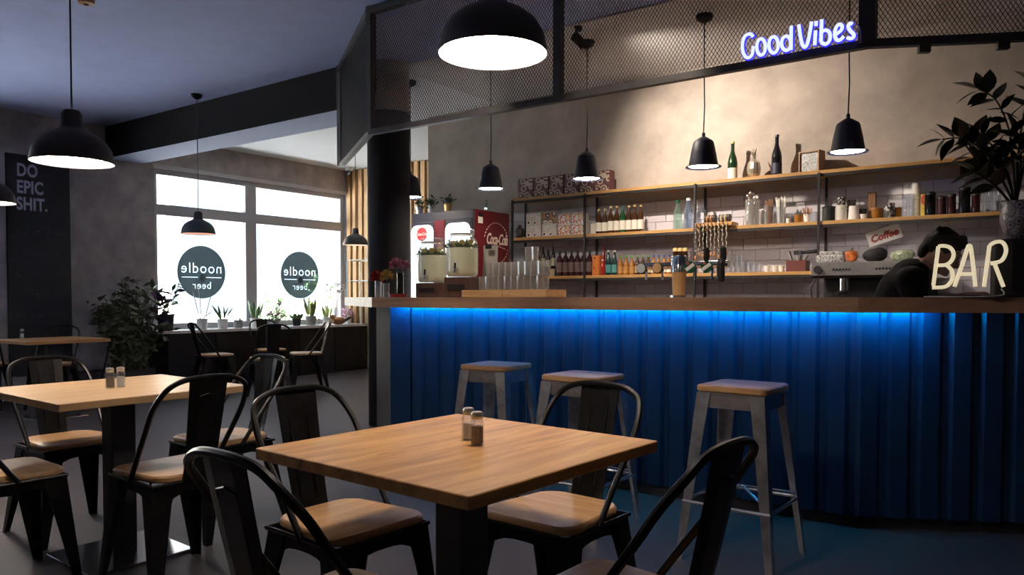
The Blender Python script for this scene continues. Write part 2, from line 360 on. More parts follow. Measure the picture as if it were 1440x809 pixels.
# ---------------------------------------------------------------- outside the window
tag(MB().mm((-60, -30, -.35), (XW-.31, 40, -.3)).build('pavement', mat('pale paving', (.48, .5, .53), .9, var=.1, scale=2)), kind='structure')
h = thing('house', 'pale rendered house across the street seen through the window', 'building', (-27, 10.5, -.3))
MB().mm((-4, -9, 0), (4, 3, 7)).build('wall', mat('pale render', (.78, .74, .68), .9), h)
for yy in (-7, -4.4, -1.6, 1.0):
    wn = MB().mm((4, yy, 1.0), (4.05, yy+1.1, 2.9)).build('window', mat('house window frame', (.7, .45, .2), .6), h)
    MB().mm((4.05, yy+.12, 1.12), (4.07, yy+.98, 2.78)).build('pane', mat('house window glass', (.3, .36, .4), .1), wn)
MB().prism([(-4.5, 7), (4.5, 7), (0, 9.4)], -9.4, 3.4, 'y').build('roof', mat('roof tile red', (.4, .18, .12), .8), h)
LEAFOUT = mat('street shrub leaf', (.16, .26, .12), .7, var=.4, scale=3)
def leafcloud(mb, c, r, n, size, seed=1):
    rnd = random.Random(seed)
    for i in range(n):
        v = Vector((rnd.gauss(0, 1), rnd.gauss(0, 1), rnd.gauss(0, 1))).normalized()*(rnd.random()**.4)
        p = Vector(c)+Vector((v.x*r[0], v.y*r[1], v.z*r[2])); d = Vector((rnd.uniform(-1, 1), rnd.uniform(-1, 1), rnd.uniform(-.8, .6))).normalized(); sd = d.orthogonal().normalized()
        sd = Matrix.Rotation(rnd.uniform(0, 6), 3, d) @ sd; L = size*rnd.uniform(.6, 1.3)
        mb.add([p, p+d*L*.5+sd*L*.2, p+d*L, p+d*L*.5-sd*L*.2], [(0, 1, 2, 3)])
    return mb
for i, (x, y, r, lab) in enumerate(((-19.5, 17.4, 1.3, 'tall green street shrub between the other two'), (-17.8, 13.6, .7, 'low green street shrub by the pale house'), (-20.5, 20.2, 1.7, 'wide green street shrub beyond the slatted corner'))):
    s = thing('street_shrub', lab, 'shrub', (x, y, -.3), 0, 'shrubs across the street')
    leafcloud(MB(), (0, 0, r*1.0+.2), (r*.8, r, r), 420, .3, i).build('foliage', LEAFOUT, s, stuff=True); MB().tube([(0, 0, 0), (.05, 0, r), (0, .05, r*1.7)], [.06, .045, .02], 6).build('stem', mat('bark', (.12, .08, .05), .9), s)

# ---------------------------------------------------------------- bar: front, worktop, LED, screen above
YC = 3.90                                  # worktop front edge
PA, PB_ = Vector((-4.03, YC)), Vector((-.76, YC))      # the two bends of the front edge
PL = PA+Vector((-math.cos(math.radians(35)), math.sin(math.radians(35))))*1.55
PR = PB_+Vector((math.cos(math.radians(27)), math.sin(math.radians(27))))*3.2
def offs(path, d):
    """offset the open path to its left (towards the bar's inside)"""
    out = []
    for i, p in enumerate(path):
        ns = []
        for a, b in ((i-1, i), (i, i+1)):
            if a >= 0 and b < len(path): t_ = (path[b]-path[a]).normalized(); ns.append(Vector((-t_.y, t_.x)))
        n_ = sum(ns, Vector((0, 0))).normalized(); out.append(p+n_*(d/max(.3, n_.dot(ns[0]))))
    return out
fr_path = [PL, PA, PB_, PR]
CT = wood('counter beech', (.34, .17, .09), (.52, .29, .17), .4, 0, 2.5, knots=False)
wt = thing('bar_worktop', 'long wooden bar worktop with thick edge and bent ends', 'worktop', (0, 0, 0))
inner = offs(fr_path, .62)
for i in range(3):
    a, b, c, d = fr_path[i], fr_path[i+1], inner[i+1], inner[i]
    g0, g1 = offs(fr_path, .05)[i], offs(fr_path, .05)[i+1]
    MB().prism([a, b, c, d], 1.106, 1.148, 'z').prism([a, b, g1, g0], 1.076, 1.1062, 'z').build('worktop_board', CT if i else wood('window lit counter end', (.55, .47, .4), (.72, .65, .58), .4, 0, 2.5, knots=False), wt)  # first board is paler: window light put into its wood colours
led = offs(fr_path, .0515); ledi = offs(fr_path, .057)
t = MB(); LEDM = emis('blue led', (.0, .42, .95), 150)
MB().prism([led[1]+Vector((.05, 0)), led[2]-Vector((.06, 0)), ledi[2]-Vector((.06, 0)), ledi[1]+Vector((.05, 0))], 1.080, 1.104, 'z').build('led_strip', LEDM, wt)
t_ = (led[3]-led[2]).normalized()
MB().prism([led[2], led[2]+t_*.33, ledi[2]+t_*.33, ledi[2]], 1.080, 1.104, 'z').build('led_strip', LEDM, wt)
q = offs(fr_path, .30); q2 = offs(fr_path, .33)
MB().prism([q[0], (q[0]+q[1])/2, (q2[0]+q2[1])/2, q2[0]], 1.092, 1.104, 'z').build('led_strip', emis('deep blue led', (.01, .06, 1), 30), wt)
bf = thing('bar_counter', 'bar front clad in blue corrugated metal sheets under the worktop', 'bar', (0, 0, 0))
body = offs(fr_path, .16); CORR = mat('blue lacquered sheet', (.005, .030, .085), .36, .35, var=.12, scale=6)
def corr(a, b, pitch=.142, dep=.022, name='corrugated_sheet', m=CORR, zt=1.1055):
    L = (b-a).length; t_ = (b-a).normalized(); n_ = Vector((t_.y, -t_.x)); prof = []; s = 0
    while s < L:
        for (u_, h_) in ((0, 0), (.018, 1), (pitch-.046, 1), (pitch-.028, 0)):
            if s+u_ < L: prof.append((s+u_, h_*dep))
        s += pitch
    prof.append((L, 0)); vs = []; 
    for z in (.06, zt):
        for (u_, h_) in prof: p = a+t_*u_+n_*h_; vs.append((p.x, p.y, z))
    n = len(prof); return MB().add(vs, [(i, i+1, n+i+1, n+i) for i in range(n-1)]).build(name, m, bf)
a0 = body[1]+Vector((.20, 0))
corr(body[1], a0, .034, .012)                # narrow-ribbed corner piece
L3 = (body[2]-a0).length/3
for i in range(3): corr(a0+Vector((L3*i, 0)), a0+Vector((L3*(i+1), 0)))
corr(body[2], body[3])
bl = [body[1]+(body[0]-body[1]).normalized()*.72, body[1], body[2], body[3]]; bi = offs([bl[0], bl[1], bl[2], bl[3]], .1)
for i in range(3): MB().prism([bl[i]+(Vector((0, .012)) if i else Vector((0, 0))), bl[i+1]+Vector((0, .012)), bi[i+1], bi[i]], .0, 1.1055, 'z').build('carcass', BLACKM, bf)
MB().prism([body[1]+Vector((-.005, .01)), body[2]+Vector((0, .01)), body[2]+Vector((0, .03)), body[1]+Vector((0, .03))], 0, .06, 'z').build('plinth', BLACKM, bf)
# expanded metal screen hanging over the bar
ms = thing('mesh_screen', 'black framed expanded metal mesh screen hanging from ceiling above the bar', 'screen', (0, 0, 0))
ZB = 2.335; MESHM = mat('dark expanded metal', (.05, .047, .05), .5, .5)
mA, mB_ = Vector((-4.03, YC)), Vector((-.735, YC)); mL = mA+Vector((-1.24, .83)); mR = mB_+Vector((math.cos(math.radians(27)), math.sin(math.radians(27))))*3.0
def mesh_infill(a, b, z0, z1, w_=.0215, h_=.0165):
    L = (b-a).length; t_ = (b-a).normalized(); n_ = Vector((t_.y, -t_.x, 0)); T = Vector((t_.x, t_.y, 0)); A = Vector((a.x, a.y, 0)); mb = MB(); V = mb.v; Fc = mb.f
    cols = int(L/(w_/2)); rows = int((z1-z0)/h_); hw = .0022; dp = .0018
    for j in range(rows+1):
        zc = z0+j*h_
        for i in range(cols):
            s0, s1 = i*w_/2, (i+1)*w_/2; up = (i+j) % 2
            za, zb = (zc-h_/2, zc+h_/2) if up else (zc+h_/2, zc-h_/2)
            za = min(max(za, z0), z1); zb = min(max(zb, z0), z1)
            if za == zb: continue
            p, q_ = A+T*s0, A+T*s1; n = len(V)
            for (pt, z) in ((p, za), (q_, zb)):
                for (dz, dn) in ((-hw, -dp), (hw, -dp), (hw, dp), (-hw, dp)): V.append((pt.x+n_.x*dn, pt.y+n_.y*dn, z+dz))
            Fc += [(n, n+1, n+5, n+4), (n+2, n+3, n+7, n+6), (n+1, n+2, n+6, n+5), (n+3, n, n+4, n+7)]
    return mb.build('mesh_infill', MESHM, ms, stuff=True)
xs = [mA.x, -2.44, mB_.x]
mesh_infill(mA, Vector((xs[1], YC)), ZB, ZC); mesh_infill(Vector((xs[1], YC)), mB_, ZB, ZC); mesh_infill(mB_, mB_+(mR-mB_)*.6, ZB, ZC); mesh_infill(mL, mA, ZB, ZC)
def bar2(a, b, z, s=.04): 
    d_ = b-a; return MB().box(((a.x+b.x)/2, (a.y+b.y)/2, z), (d_.length+s*.5, s, s), math.atan2(d_.y, d_.x))
for a, b in ((mL, mA), (mA, mB_), (mB_, mR)):
    bar2(a, b, ZB, .038).build('frame_bar', BLACK, ms); bar2(a, b, ZC-.03, .05).build('frame_bar', BLACK, ms)
for p, s in ((mL, .05), (mA, .045), (Vector((xs[1], YC)), .05), (mB_, .07)): MB().box((p.x, p.y, (ZB+ZC)/2), (s, s, ZC-ZB)).build('frame_post', BLACK, ms)
# black sheet closing the screen's end
dd = (mA-mL); MB().box(((mL.x+mA.x)/2+.02, (mL.y+mA.y)/2+.03, (ZB+ZC)/2+.14), (dd.length, .012, ZC-ZB-.3), math.atan2(dd.y, dd.x)).build('end_sheet', BLACKM, ms)
for k in range(3): MB().box((mB_.x+.22+.3*k, mB_.y+(.22+.3*k)*.51, ZB-.035), (.05, .03, .035), math.radians(27)).build('clip', BLACK, ms)
# ================================================================ LAMPS
LAMP_IN = emis('lit lamp bowl', (1, .87, .74), 84); LAMP_IN2 = emis('lit bar lamp bowl', (1, .86, .72), 70)
LINING = mat('white lamp lining', (.85, .83, .8), .5)
SHADE = mat('black lamp shade', (.022, .019, .022), .5); NAVY = mat('navy lamp shade', (.018, .02, .045), .5)
def shell(mb, prof, t=.003, n=36):
    return mb.lathe(prof+[(max(r-t, .001), z-t*.3) for r, z in reversed(prof)], (0, 0, 0), n, False, False)
def dome_lamp(loc, D, lab, e=LAMP_IN, canopy=True):
    o = thing('dome_pendant_lamp', lab, 'lamp', loc); R = D/2; H = D*.42
    prof = [(R, 0), (R*.985, D*.05), (R*.93, H*.42), (R*.80, H*.68), (R*.60, H*.87), (R*.40, H*.98), (R*.30, H*1.06), (R*.27, H*1.12), (R*.25, H*1.5), (R*.18, H*1.62), (.012, H*1.64)]
    sh = shell(MB(), prof).build('shade', SHADE, o, smooth=True)
    MB().lathe([(R*.975, .004), (R*.95, D*.05), (R*.90, H*.42), (R*.77, H*.66), (R*.57, H*.85)], (0, 0, 0), 36, False, False).build('white_lining', LINING, sh, smooth=True)
    MB().lathe([(R*.88, .030), (R*.6, .036), (.01, .038)], (0, 0, 0), 36, True, False).build('bulb_glow', e, sh)
    ztop = ZC-loc[2]
    MB().tube([(0, 0, H*1.6), (.004, 0, (H+ztop)/2), (0, 0, ztop-.02)], .004, 6).build('cord', BLACKM, o)
    if canopy: MB().lathe([(.02, -.05), (.05, -.03), (.055, 0)], (0, 0, ztop), 20).build('ceiling_rose', BLACKM, o)
    return o
def bell_lamp(loc, D, lab):
    o = thing('bell_pendant_lamp', lab, 'lamp', loc, 0, 'bell lamps above the bar'); R = D/2; H = .225
    prof = [(R, 0), (R*.98, .006), (R*.82, .012), (R*.70, H*.45), (R*.57, H*.80), (R*.50, H*.86), (R*.22, H*.97), (R*.1, H*1.0), (R*.09, H*1.12), (.006, H*1.14)]
    sh = shell(MB(), prof).build('shade', NAVY, o, smooth=True)
    MB().lathe([(R*.80, .0095), (R*.5, .012), (.01, .013)], (0, 0, 0), 30, True, False).build('bulb_glow', LAMP_IN2, sh)
    ztop = ZC-loc[2]-.012
    MB().tube([(0, 0, H*1.1), (.006, 0, H*2), (0, .004, ztop*.6), (0, 0, ztop-.02)], .0045, 6).build('cord', BLACKM, o)
    MB().lathe([(.02, -.055), (.06, -.03), (.062, 0)], (0, 0, ztop), 20).build('ceiling_rose', BLACKM, o)
    return o
def lamp_at(px, py, D, wpx):
    d = D*F_PX/wpx; r = ray(px, py); r = r/(r.dot(_f)); return Vector((0, 0, CAM_H))+r*d
DL = .335
dome_lamp(lamp_at(693, 76, DL, 155), DL, 'large black dome lamp hanging over the front oak table, glowing white inside')
dome_lamp(lamp_at(102, 229, DL, 107), DL, 'black dome lamp hanging in front of the black chalkboard')
dome_lamp(onX(279, 329, -7.2), DL, 'black dome lamp hanging before the window pane above the potted plants', emis('dim lamp bowl', (1, .45, .3), 4))
dome_lamp(onX(500, 345, -7.7), DL, 'small black dome lamp hanging by the timber slats and black column', emis('dim lamp bowl2', (1, .6, .45), 6))
dome_lamp(onX(-20, 285, -5.6), DL, 'black dome lamp hanging over the far table below the chalkboard')
bl_lab = ['navy bell lamp hanging beside the black column', 'navy bell lamp hanging above the red drinks cooler', 'navy bell lamp hanging before the row of patterned noodle boxes', 'navy bell lamp hanging between noodle boxes and green wine bottle', 'navy bell lamp hanging beside the wooden box below the neon lettering']
for (px, py), lab in zip(((577, 279), (690, 267.5), (825, 253.5), (989, 235), (1192, 214)), bl_lab):
    p = onY(px, py, 5.41); p.z = 2.105; bell_lamp(p, .262, lab)
# ceiling spotlight that washes the shelf wall
sp = thing('ceiling_spotlight', 'small black ceiling spotlight behind the mesh screen aimed at the shelves', 'spotlight', (-3.0, 5.08, ZC-.012))
MB().lathe([(.03, -.03), (.03, 0)], (0, 0, 0), 16).build('base', BLACKM, sp)
Ms = (Vector((-2.3, YB, 1.9))-Vector((-3.0, 5.08, 3.1))).to_track_quat('Z', 'Y').to_matrix()
MB().lathe([(.02, -.06), (.036, -.05), (.036, .06)], (0, 0, -.1), 18, True, False, M=Ms).build('head', BLACKM, sp)
l = add_light('spot_beam', 'SPOT', (-3.0+.04, 5.08+.06, 3.05), 300, (1, .86, .71), spot_size=math.radians(108), spot_blend=1.0, shadow_soft_size=.025)
aim(l, (-2.2, YB, 2.12)); l.parent = sp; l.location = (.05, .08, -.17)
for k, xx in enumerate((-3.3, -2.0)):  # unseen spotlights, added to brighten what stands on the worktop
    s2_ = thing('ceiling_spotlight', 'unseen black ceiling spotlight added in the dining room to light the %s' % ('glass tumblers' if k == 0 else 'beer tower'), 'spotlight', (xx, 2.9, ZC))
    MB().lathe([(.03, -.03), (.03, 0)], (0, 0, 0), 16).build('base', BLACKM, s2_); M2 = (Vector((xx, 4.45, 1.35))-Vector((xx, 2.9, 3.1))).to_track_quat('Z', 'Y').to_matrix()
    MB().lathe([(.02, -.06), (.036, -.05), (.036, .06)], (0, 0, -.1), 18, True, False, M=M2).build('head', BLACKM, s2_)
    l = add_light('spot_beam', 'SPOT', (xx, 2.96, 3.06), 95, (1, .84, .66), spot_size=math.radians(50), spot_blend=.6, shadow_soft_size=.03); aim(l, (xx+.1, 4.62, 1.38)); l.parent = s2_; l.location = (0, .06, -.17)
# ================================================================ CHAIRS, STOOLS, TABLES
def leg_strip(mb, top, bot, w0, w1, out, th=.004):
    """folded sheet leg: an angle section that tapers towards the foot"""
    T, B = Vector(top), Vector(bot); sx, sy = out
    vs = []
    for P_, w_ in ((T, w0), (B, w1)):
        for (dx, dy) in ((0, 0), (-sx*w_, 0), (-sx*w_, -sy*th), (-sx*th, -sy*th), (-sx*th, -sy*w_), (0, -sy*w_)): vs.append(P_+Vector((dx, dy, 0)))
    n = 6; fs = [(i, (i+1) % n, n+(i+1) % n, n+i) for i in range(n)]+[tuple(range(n)), tuple(range(2*n-1, n-1, -1))]
    return mb.add(vs, fs)
def arch_panel(w_, zt, zl, zm, n=10):
    """apron: straight top, arched lower edge; 2D polygon in (u, z)"""
    pts = [(-w_/2, zt), (w_/2, zt)]
    for i in range(n+1):
        u_ = w_/2-w_*i/n; k_ = abs(2*u_/w_); pts.append((u_, zm+(zl-zm)*k_**3.2))
    return pts
def make_chair(label, mw=SEATW):
    o = thing('bistro_chair', label, 'chair')
    seat = MB(); P_ = []
    for (sx, sy, wx, wy, r, a0) in ((1, 1, .185, .175, .06, 0), (-1, 1, .185, .175, .06, 90), (-1, -1, .16, .185, .075, 180), (1, -1, .16, .185, .075, 270)):
        for k in range(6): a = math.radians(a0+18*k); P_.append((sx*(wx-r)+r*math.cos(a), sy*(wy-r)+r*math.sin(a)))
    n = len(P_); vs = []
    for z, s in ((.438, .97), (.443, 1), (.458, 1), (.465, .965)): vs += [(x*s, y*s, z) for x, y in P_]
    fs = [tuple(range(n-1, -1, -1)), tuple(range(3*n, 4*n))]
    for k in range(3): fs += [(k*n+i, k*n+(i+1) % n, (k+1)*n+(i+1) % n, (k+1)*n+i) for i in range(n)]
    seat.add(vs, fs).build('seat', mw, o, smooth=True)
    ap = MB(); th = .005
    ap.prism(arch_panel(.345, .437, .30, .395), .163, .168, 'y'); ap.prism(arch_panel(.32, .437, .30, .395), -.180, -.175, 'y')
    for sx in (-1, 1): ap.prism(arch_panel(.345, .437, .30, .395), sx*.170-.0025, sx*.170+.0025, 'x')
    ap.tube([(-.178, .172, .434), (.178, .172, .434), (.178, -.18, .434), (-.178, -.18, .434)], .007, 6, closed=True)
    ap.build('seat_frame', GUN, o)
    for (sx, sy) in ((1, 1), (-1, 1), (-1, -1), (1, -1)):
        mb = MB(); leg_strip(mb, (sx*.176, sy*.172, .43), (sx*.215, sy*(.21 if sy > 0 else .25), 0), .085, .03, (sx, sy))
        mb.build('leg', GUN, o)
    # tubular arch of the back
    arch = [(-.176, .0, .43), (-.18, -.07, .53), (-.188, -.165, .66), (-.187, -.215, .735), (-.165, -.262, .80), (-.115, -.274, .832), (-.05, -.279, .843), (.05, -.279, .843), (.115, -.274, .832), (.165, -.262, .80), (.187, -.215, .735), (.188, -.165, .66), (.18, -.07, .53), (.176, .0, .43)]
    MB().tube(smooth_path(arch, 4), .0105, 8).build('back_tube', GUN, o, smooth=True)
    sl = MB(); rows = 8; vs = []
    for i in range(rows+1):
        f = i/rows; z = .425+.412*f; y = -.176-.10*f**.8; w_ = .062+.016*f
        for (x, dy) in ((-w_, 0), (-w_*.5, -.006), (w_*.5, -.006), (w_, 0), (w_, -.004), (w_*.5, -.010), (-w_*.5, -.010), (-w_, -.004)): vs.append((x, y+dy, z))
    n = 8; fs = [(j*n+i, j*n+(i+1) % n, (j+1)*n+(i+1) % n, (j+1)*n+i) for j in range(rows) for i in range(n)]+[tuple(range(n)), tuple(range((rows+1)*n-1, rows*n-1, -1))]
    sl.add(vs, fs); b_ = sl.build('back_slat', GUN, o)
    e = MB()
    for sx in (-1, 1): e.tube([(sx*.03, -.196, .50), (sx*.034, -.24, .66), (sx*.036, -.272, .77)], .0035, 5)
    e.tube([(-.036, -.272, .77), (0, -.275, .78), (.036, -.272, .77)], .0035, 5)
    e.build('embossed_rib', GUN, b_)
    br = MB()
    for sx in (-1, 1): br.tube([(sx*.172, -.15, .40), (sx*.10, .0, .375), (sx*.02, .15, .40)], .005, 5)
    br.build('brace', GUN, o)
    return o
TOPT = .03
def table_from(corners, label, wm=OAK):
    """corners in order front, right, back, left at table height"""
    c = sum(corners, Vector((0, 0, 0)))/4; ex = ((corners[1]-corners[0])+(corners[2]-corners[3]))/2; ey = ((corners[3]-corners[0])+(corners[2]-corners[1]))/2
    a = (math.atan2(ex.y, ex.x)+math.atan2(ey.y, ey.x)-PI/2)/2; s = (ex.length+ey.length)/2
    o = thing('dining_table', label, 'table', (c.x, c.y, 0), a)
    MB().bev((0, 0, .75-TOPT/2), (s, s, TOPT), .006, seg=2).build('table_top', wm, o)
    MB().bev((0, 0, .36), (.105, .105, .70), .008).build('post', BLACK, o)
    MB().box((0, 0, .712), (.42, .07, .012)).box((0, 0, .712), (.07, .42, .012)).build('top_bracket', BLACK, o)
    MB().bev((0, 0, .006), (.45, .45, .012), .01).build('base_plate', mat('brushed base plate', (.7, .7, .72), .18, .95), o)
    return o, c, a, s
chair_first = []
def put_chair(loc, rz, label):
    if not chair_first:
        c = make_chair(label); chair_first.append(c); c.location = loc; c.rotation_euler = (0, 0, rz)
    else: c = dup(chair_first[0], loc, rz, label)
    c['group'] = 'metal bistro chairs'; return c
def face_rot(d): return math.atan2(-d[0], d[1])
def seat_table(c, a, s, specs):
    """specs: side index 0..3 (local -y, +x, +y, -x), outward offset, twist, label"""
    for (k, off, tw, lab, *sl_) in specs:
        d = Matrix.Rotation(a+(-PI/2+k*PI/2), 3, 'Z') @ Vector((1, 0, 0)); p = Vector((c.x, c.y, 0))+d*(s/2+off)+(Vector((-d.y, d.x, 0))*sl_[0] if sl_ else Vector((0, 0, 0)))
        put_chair((p.x, p.y, 0), face_rot((-d.x, -d.y))+math.radians(tw), lab)
T1 = [onZ(px, py, .75) for px, py in ((668, 705), (903, 620), (648, 580), (370, 630))]
o1, c1, a1, s1 = table_from(T1, 'square oak topped table with dark post standing before the bar stools')
# local -x runs from front corner to left corner -> sides: 0 = front-left? measured in the table's own frame
seat_table(c1, a1, s1, [(0, .10, 0, 'dark metal bistro chair at the front oak table, before the lone bar stool'),
                        (1, .10, 0, 'dark metal bistro chair between the front oak table and the middle bar stool', .05),
                        (2, .10, 0, 'dark metal bistro chair at the front oak table on the window side'),
                        (3, .06, 0, 'dark metal bistro chair with bright worn tube at the front oak table', .05)])
T2 = [onZ(px, py, .75) for px, py in ((87, 570), (345, 541), (231, 527), (-30, 546))]
o2, c2, a2, s2 = table_from(T2, 'square oak topped table lit white at one corner, behind the front table', wood('oak paler', (.40, .24, .11), (.58, .38, .2), .35, 0, 3.2))
seat_table(c2, a2, s2, [(0, .08, 0, 'dark metal bistro chair between the two oak tables, its back towards the front table'),
                        (1, .10, 0, 'dark metal bistro chair with daylit seat at the second table, on the bar side'),
                        (2, .12, 0, 'dark metal bistro chair with pale wooden seat at the second table, on the chalkboard side'),
                        (3, .06, 0, 'dark metal bistro chair with brown seat tucked beneath the second table, away from the bar')])
pt3 = onZ(119, 472.5, .75); c3 = Vector((pt3.x+.34, pt3.y-.46, 0))
o3, c3, a3, s3 = table_from([c3+Vector(v) for v in ((.37, -.37, .75), (.37, .37, .75), (-.37, .37, .75), (-.37, -.37, .75))], 'square oak topped table standing before the black chalkboard', OAK)
pc = onZ(78, 511, .46); put_chair((pc.x-.05, pc.y, 0), face_rot((.75, -.65)), 'dark metal bistro chair at the chalkboard table on the floor plant side')
pc = onZ(-22, 512, .46); put_chair((pc.x, pc.y, 0), face_rot((-.8, .6)), 'dark metal bistro chair at the chalkboard table with its back to the dining room')
# window group
for (px, py, fd, lab) in ((303, 498, (.25, 1), 'dark metal bistro chair by the window ledge below the orchid pot'), (430, 496, (-.55, -1), 'dark metal bistro chair by the window ledge beside the bar end'),
                          (378, 503, (-1, .45), 'dark metal bistro chair with its broad back slat towards the room, near the window ledge'), (380, 491, (1, -.25), 'dark metal bistro chair set closest against the window ledge')):
    pc = onZ(px, py, .46); put_chair((pc.x, pc.y, 0), face_rot(fd), lab)
# bar stools
def make_stool(label):
    o = thing('bar_stool', label, 'stool')
    MB().bev((0, 0, .752), (.315, .315, .03), .035, seg=4).build('seat', SEATW, o, smooth=True)
    fr = MB()
    for (cx, cy, dx, dy) in ((0, .142, .30, .006), (0, -.142, .30, .006), (.142, 0, .006, .30), (-.142, 0, .006, .30)): fr.box((cx, cy, .70), (dx, dy, .06))
    fr.bev((0, 0, .733), (.30, .30, .012), .03); fr.build('seat_frame', STEEL, o)
    for sx in (-1, 1):
        for sy in (-1, 1): 
            mb = MB(); leg_strip(mb, (sx*.15, sy*.15, .735), (sx*.215, sy*.215, 0), .062, .03, (sx, sy)); mb.build('leg', STEEL, o)
    z = .255; e = .19
    MB().tube([(-e, -e, z), (e, -e, z), (e, e, z), (-e, e, z)], .008, 6, closed=True).build('foot_rail', STEEL, o)
    mb = MB()
    for sx in (-1, 1): mb.tube([(-e*.95*sx, -e*.95, z+.02), (0, 0, z+.06), (e*.95*sx, e*.95, z+.02)], .006, 5)
    mb.build('cross_brace', STEEL, o); return o
st = None
for (px, py, lab) in ((698, 511.5, 'galvanised bar stool with wooden seat at the bar below the glass tumblers'), (820, 526, 'galvanised bar stool with wooden seat behind the chair at the front oak table'), (1045, 540, 'galvanised bar stool with wooden seat at the bar, clear of the tables')):
    p = onZ(px, py, .767)
    if st is None: st = make_stool(lab); st.location = (p.x, p.y, 0); st.rotation_euler = (0, 0, math.radians(4)); st['group'] = 'bar stools'
    else: dup(st, (p.x, p.y, 0), math.radians(-3), lab)
# salt and pepper shakers
SALT = mat('salt', (.75, .74, .72), .8); PEPP = mat('ground pepper', (.17, .13, .11), .9, var=.5, scale=260)
def shaker(loc, kind, label):
    o = thing('%s_shaker' % kind, label, 'shaker', loc, random.uniform(0, .6))
    MB().lathe([(.0175, .0), (.0195, .003), (.0195, .058), (.017, .066), (.0145, .072)], (0, 0, 0), 8).build('jar', GLASS, o)
    MB().lathe([(.0165, .004), (.0165, .05 if kind == 'pepper' else .046)], (0, 0, 0), 8).build('filling', PEPP if kind == 'pepper' else SALT, o)
    MB().lathe([(.0155, .07), (.0165, .073), (.0165, .084), (.0135, .089), (.004, .091)], (0, 0, 0), 20).build('cap', mat('shaker cap', (.6, .55, .5), .3, .9), o, smooth=True)
for (tb_, pxs, pxp) in (('front oak table', (659, 618), (671, 625)), ('second oak table', (170, 544.5), (155, 546)), ('chalkboard table', (31, 476), (29.5, 476.5))):
    p = onZ(*pxs, .75); shaker((p.x, p.y, .75), 'salt', 'small glass salt shaker with metal cap on the '+tb_)
    if tb_.startswith('chalk'): continue
    p = onZ(*pxp, .75); shaker((p.x, p.y, .75), 'pepper', 'small glass pepper shaker with metal cap on the '+tb_)
# ================================================================ BACK SHELVES AND WHAT STANDS ON THEM
YS, YI = 6.35, 6.45
ZT = {'top': 2.155, 'mid': 1.753, 'low': 1.358}
LINE = {'top': lambda x: 280-.0903*(x-720), 'mid': lambda x: 335-.0543*(x-720), 'low': lambda x: 390-.0216*(x-770)}
def at_shelf(px, lv, y=YI):
    p = onY(px, LINE[lv](px), y); return Vector((p.x, y, ZT[lv]+.001)), p.dot(_f)/F_PX*1.0     # a hair above the plank
def mpp(px, y):        # metres per pixel at the given depth plane
    p = onY(px, 400, y); return (p-Vector((0, 0, CAM_H))).dot(_f)/F_PX
sh = thing('shelf_rack', 'three tier wall rack of pine shelves on thin black uprights behind the bar', 'shelf', (0, 0, 0))
xl = onY(720, 280, YS).x; xr_ = .75
for lv in ('top', 'mid', 'low'):
    x1 = xr_ if lv != 'low' else onY(1142, 382, YS).x
    MB().bev(((xl+x1)/2, (YS+YB-.012)/2, ZT[lv]-.014), (x1-xl, YB-.012-YS, .028), .004, seg=1).build('shelf', PINE, sh)
    MB().mm((xl, YS+.002, ZT[lv]-.05), (x1, YS+.022, ZT[lv]-.0285)).build('shelf_rail', BLACK, sh)
for px in (720.5, 822, 977, 1151):
    p = onY(px, 330, YS-.008)
    for y in (YS-.008, YB-.03): MB().mm((p.x-.009, y-.009, .92), (p.x+.009, y+.009, 2.165 if y > YS else 2.135)).build('upright', BLACK, sh)
# back counter below
bc = thing('back_counter', 'dark low counter along the tiled wall behind the bar', 'counter', (0, 0, 0))
MB().mm((-4.4, 5.95, .88), (1.2, YB-.012, .92)).build('counter_top', mat('dark counter slab', (.07, .05, .045), .4), bc); 
for k in range(7): MB().bev((-4.0+k*.8, 6.29, .44), (.79, .6, .87), .004).build('cupboard', BLACKM, bc)
# --- bottle kit
GL = {k: mat('bottle glass '+k, c, .12, spec=.6) for k, c in dict(brown=(.05, .02, .008), green=(.01, .06, .02), dark=(.008, .008, .012), amber=(.28, .11, .02), teal=(.005, .03, .03), red=(.32, .01, .015), wine=(.012, .035, .014), plum=(.045, .015, .02)).items()}
PAPER = mat('paper label', (.72, .68, .6), .7, var=.15, scale=90); CAPC = {k: mat('cap '+k, c, .4) for k, c in dict(green=(.12, .42, .06), dkgreen=(.01, .09, .045), blue=(.02, .1, .4), gold=(.6, .42, .18), white=(.7, .7, .7), black=(.02, .02, .02), red=(.4, .02, .03)).items()}
CLEARB = glass('pale green bottle glass', (.75, .92, .85), .7, base=.25); BLUEB = glass('pale blue bottle glass', (.7, .8, .97), .7, base=.28)
PROF = {'beer': [(.95, 0), (1, .02), (1, .52), (.9, .62), (.5, .76), (.4, .82), (.4, .95)], 'wine': [(.95, 0), (1, .015), (1, .45), (.85, .56), (.5, .70), (.36, .78), (.34, .96)],
        'squat': [(.95, 0), (1, .03), (1, .55), (.8, .66), (.4, .78), (.36, .93)], 'syrup': [(.95, 0), (1, .02), (1, .66), (.7, .76), (.36, .84), (.34, .94)], 'soda': [(.9, 0), (1, .03), (1, .3), (.9, .4), (1, .5), (.9, .62), (.45, .82), (.4, .93)]}
bcache = {}
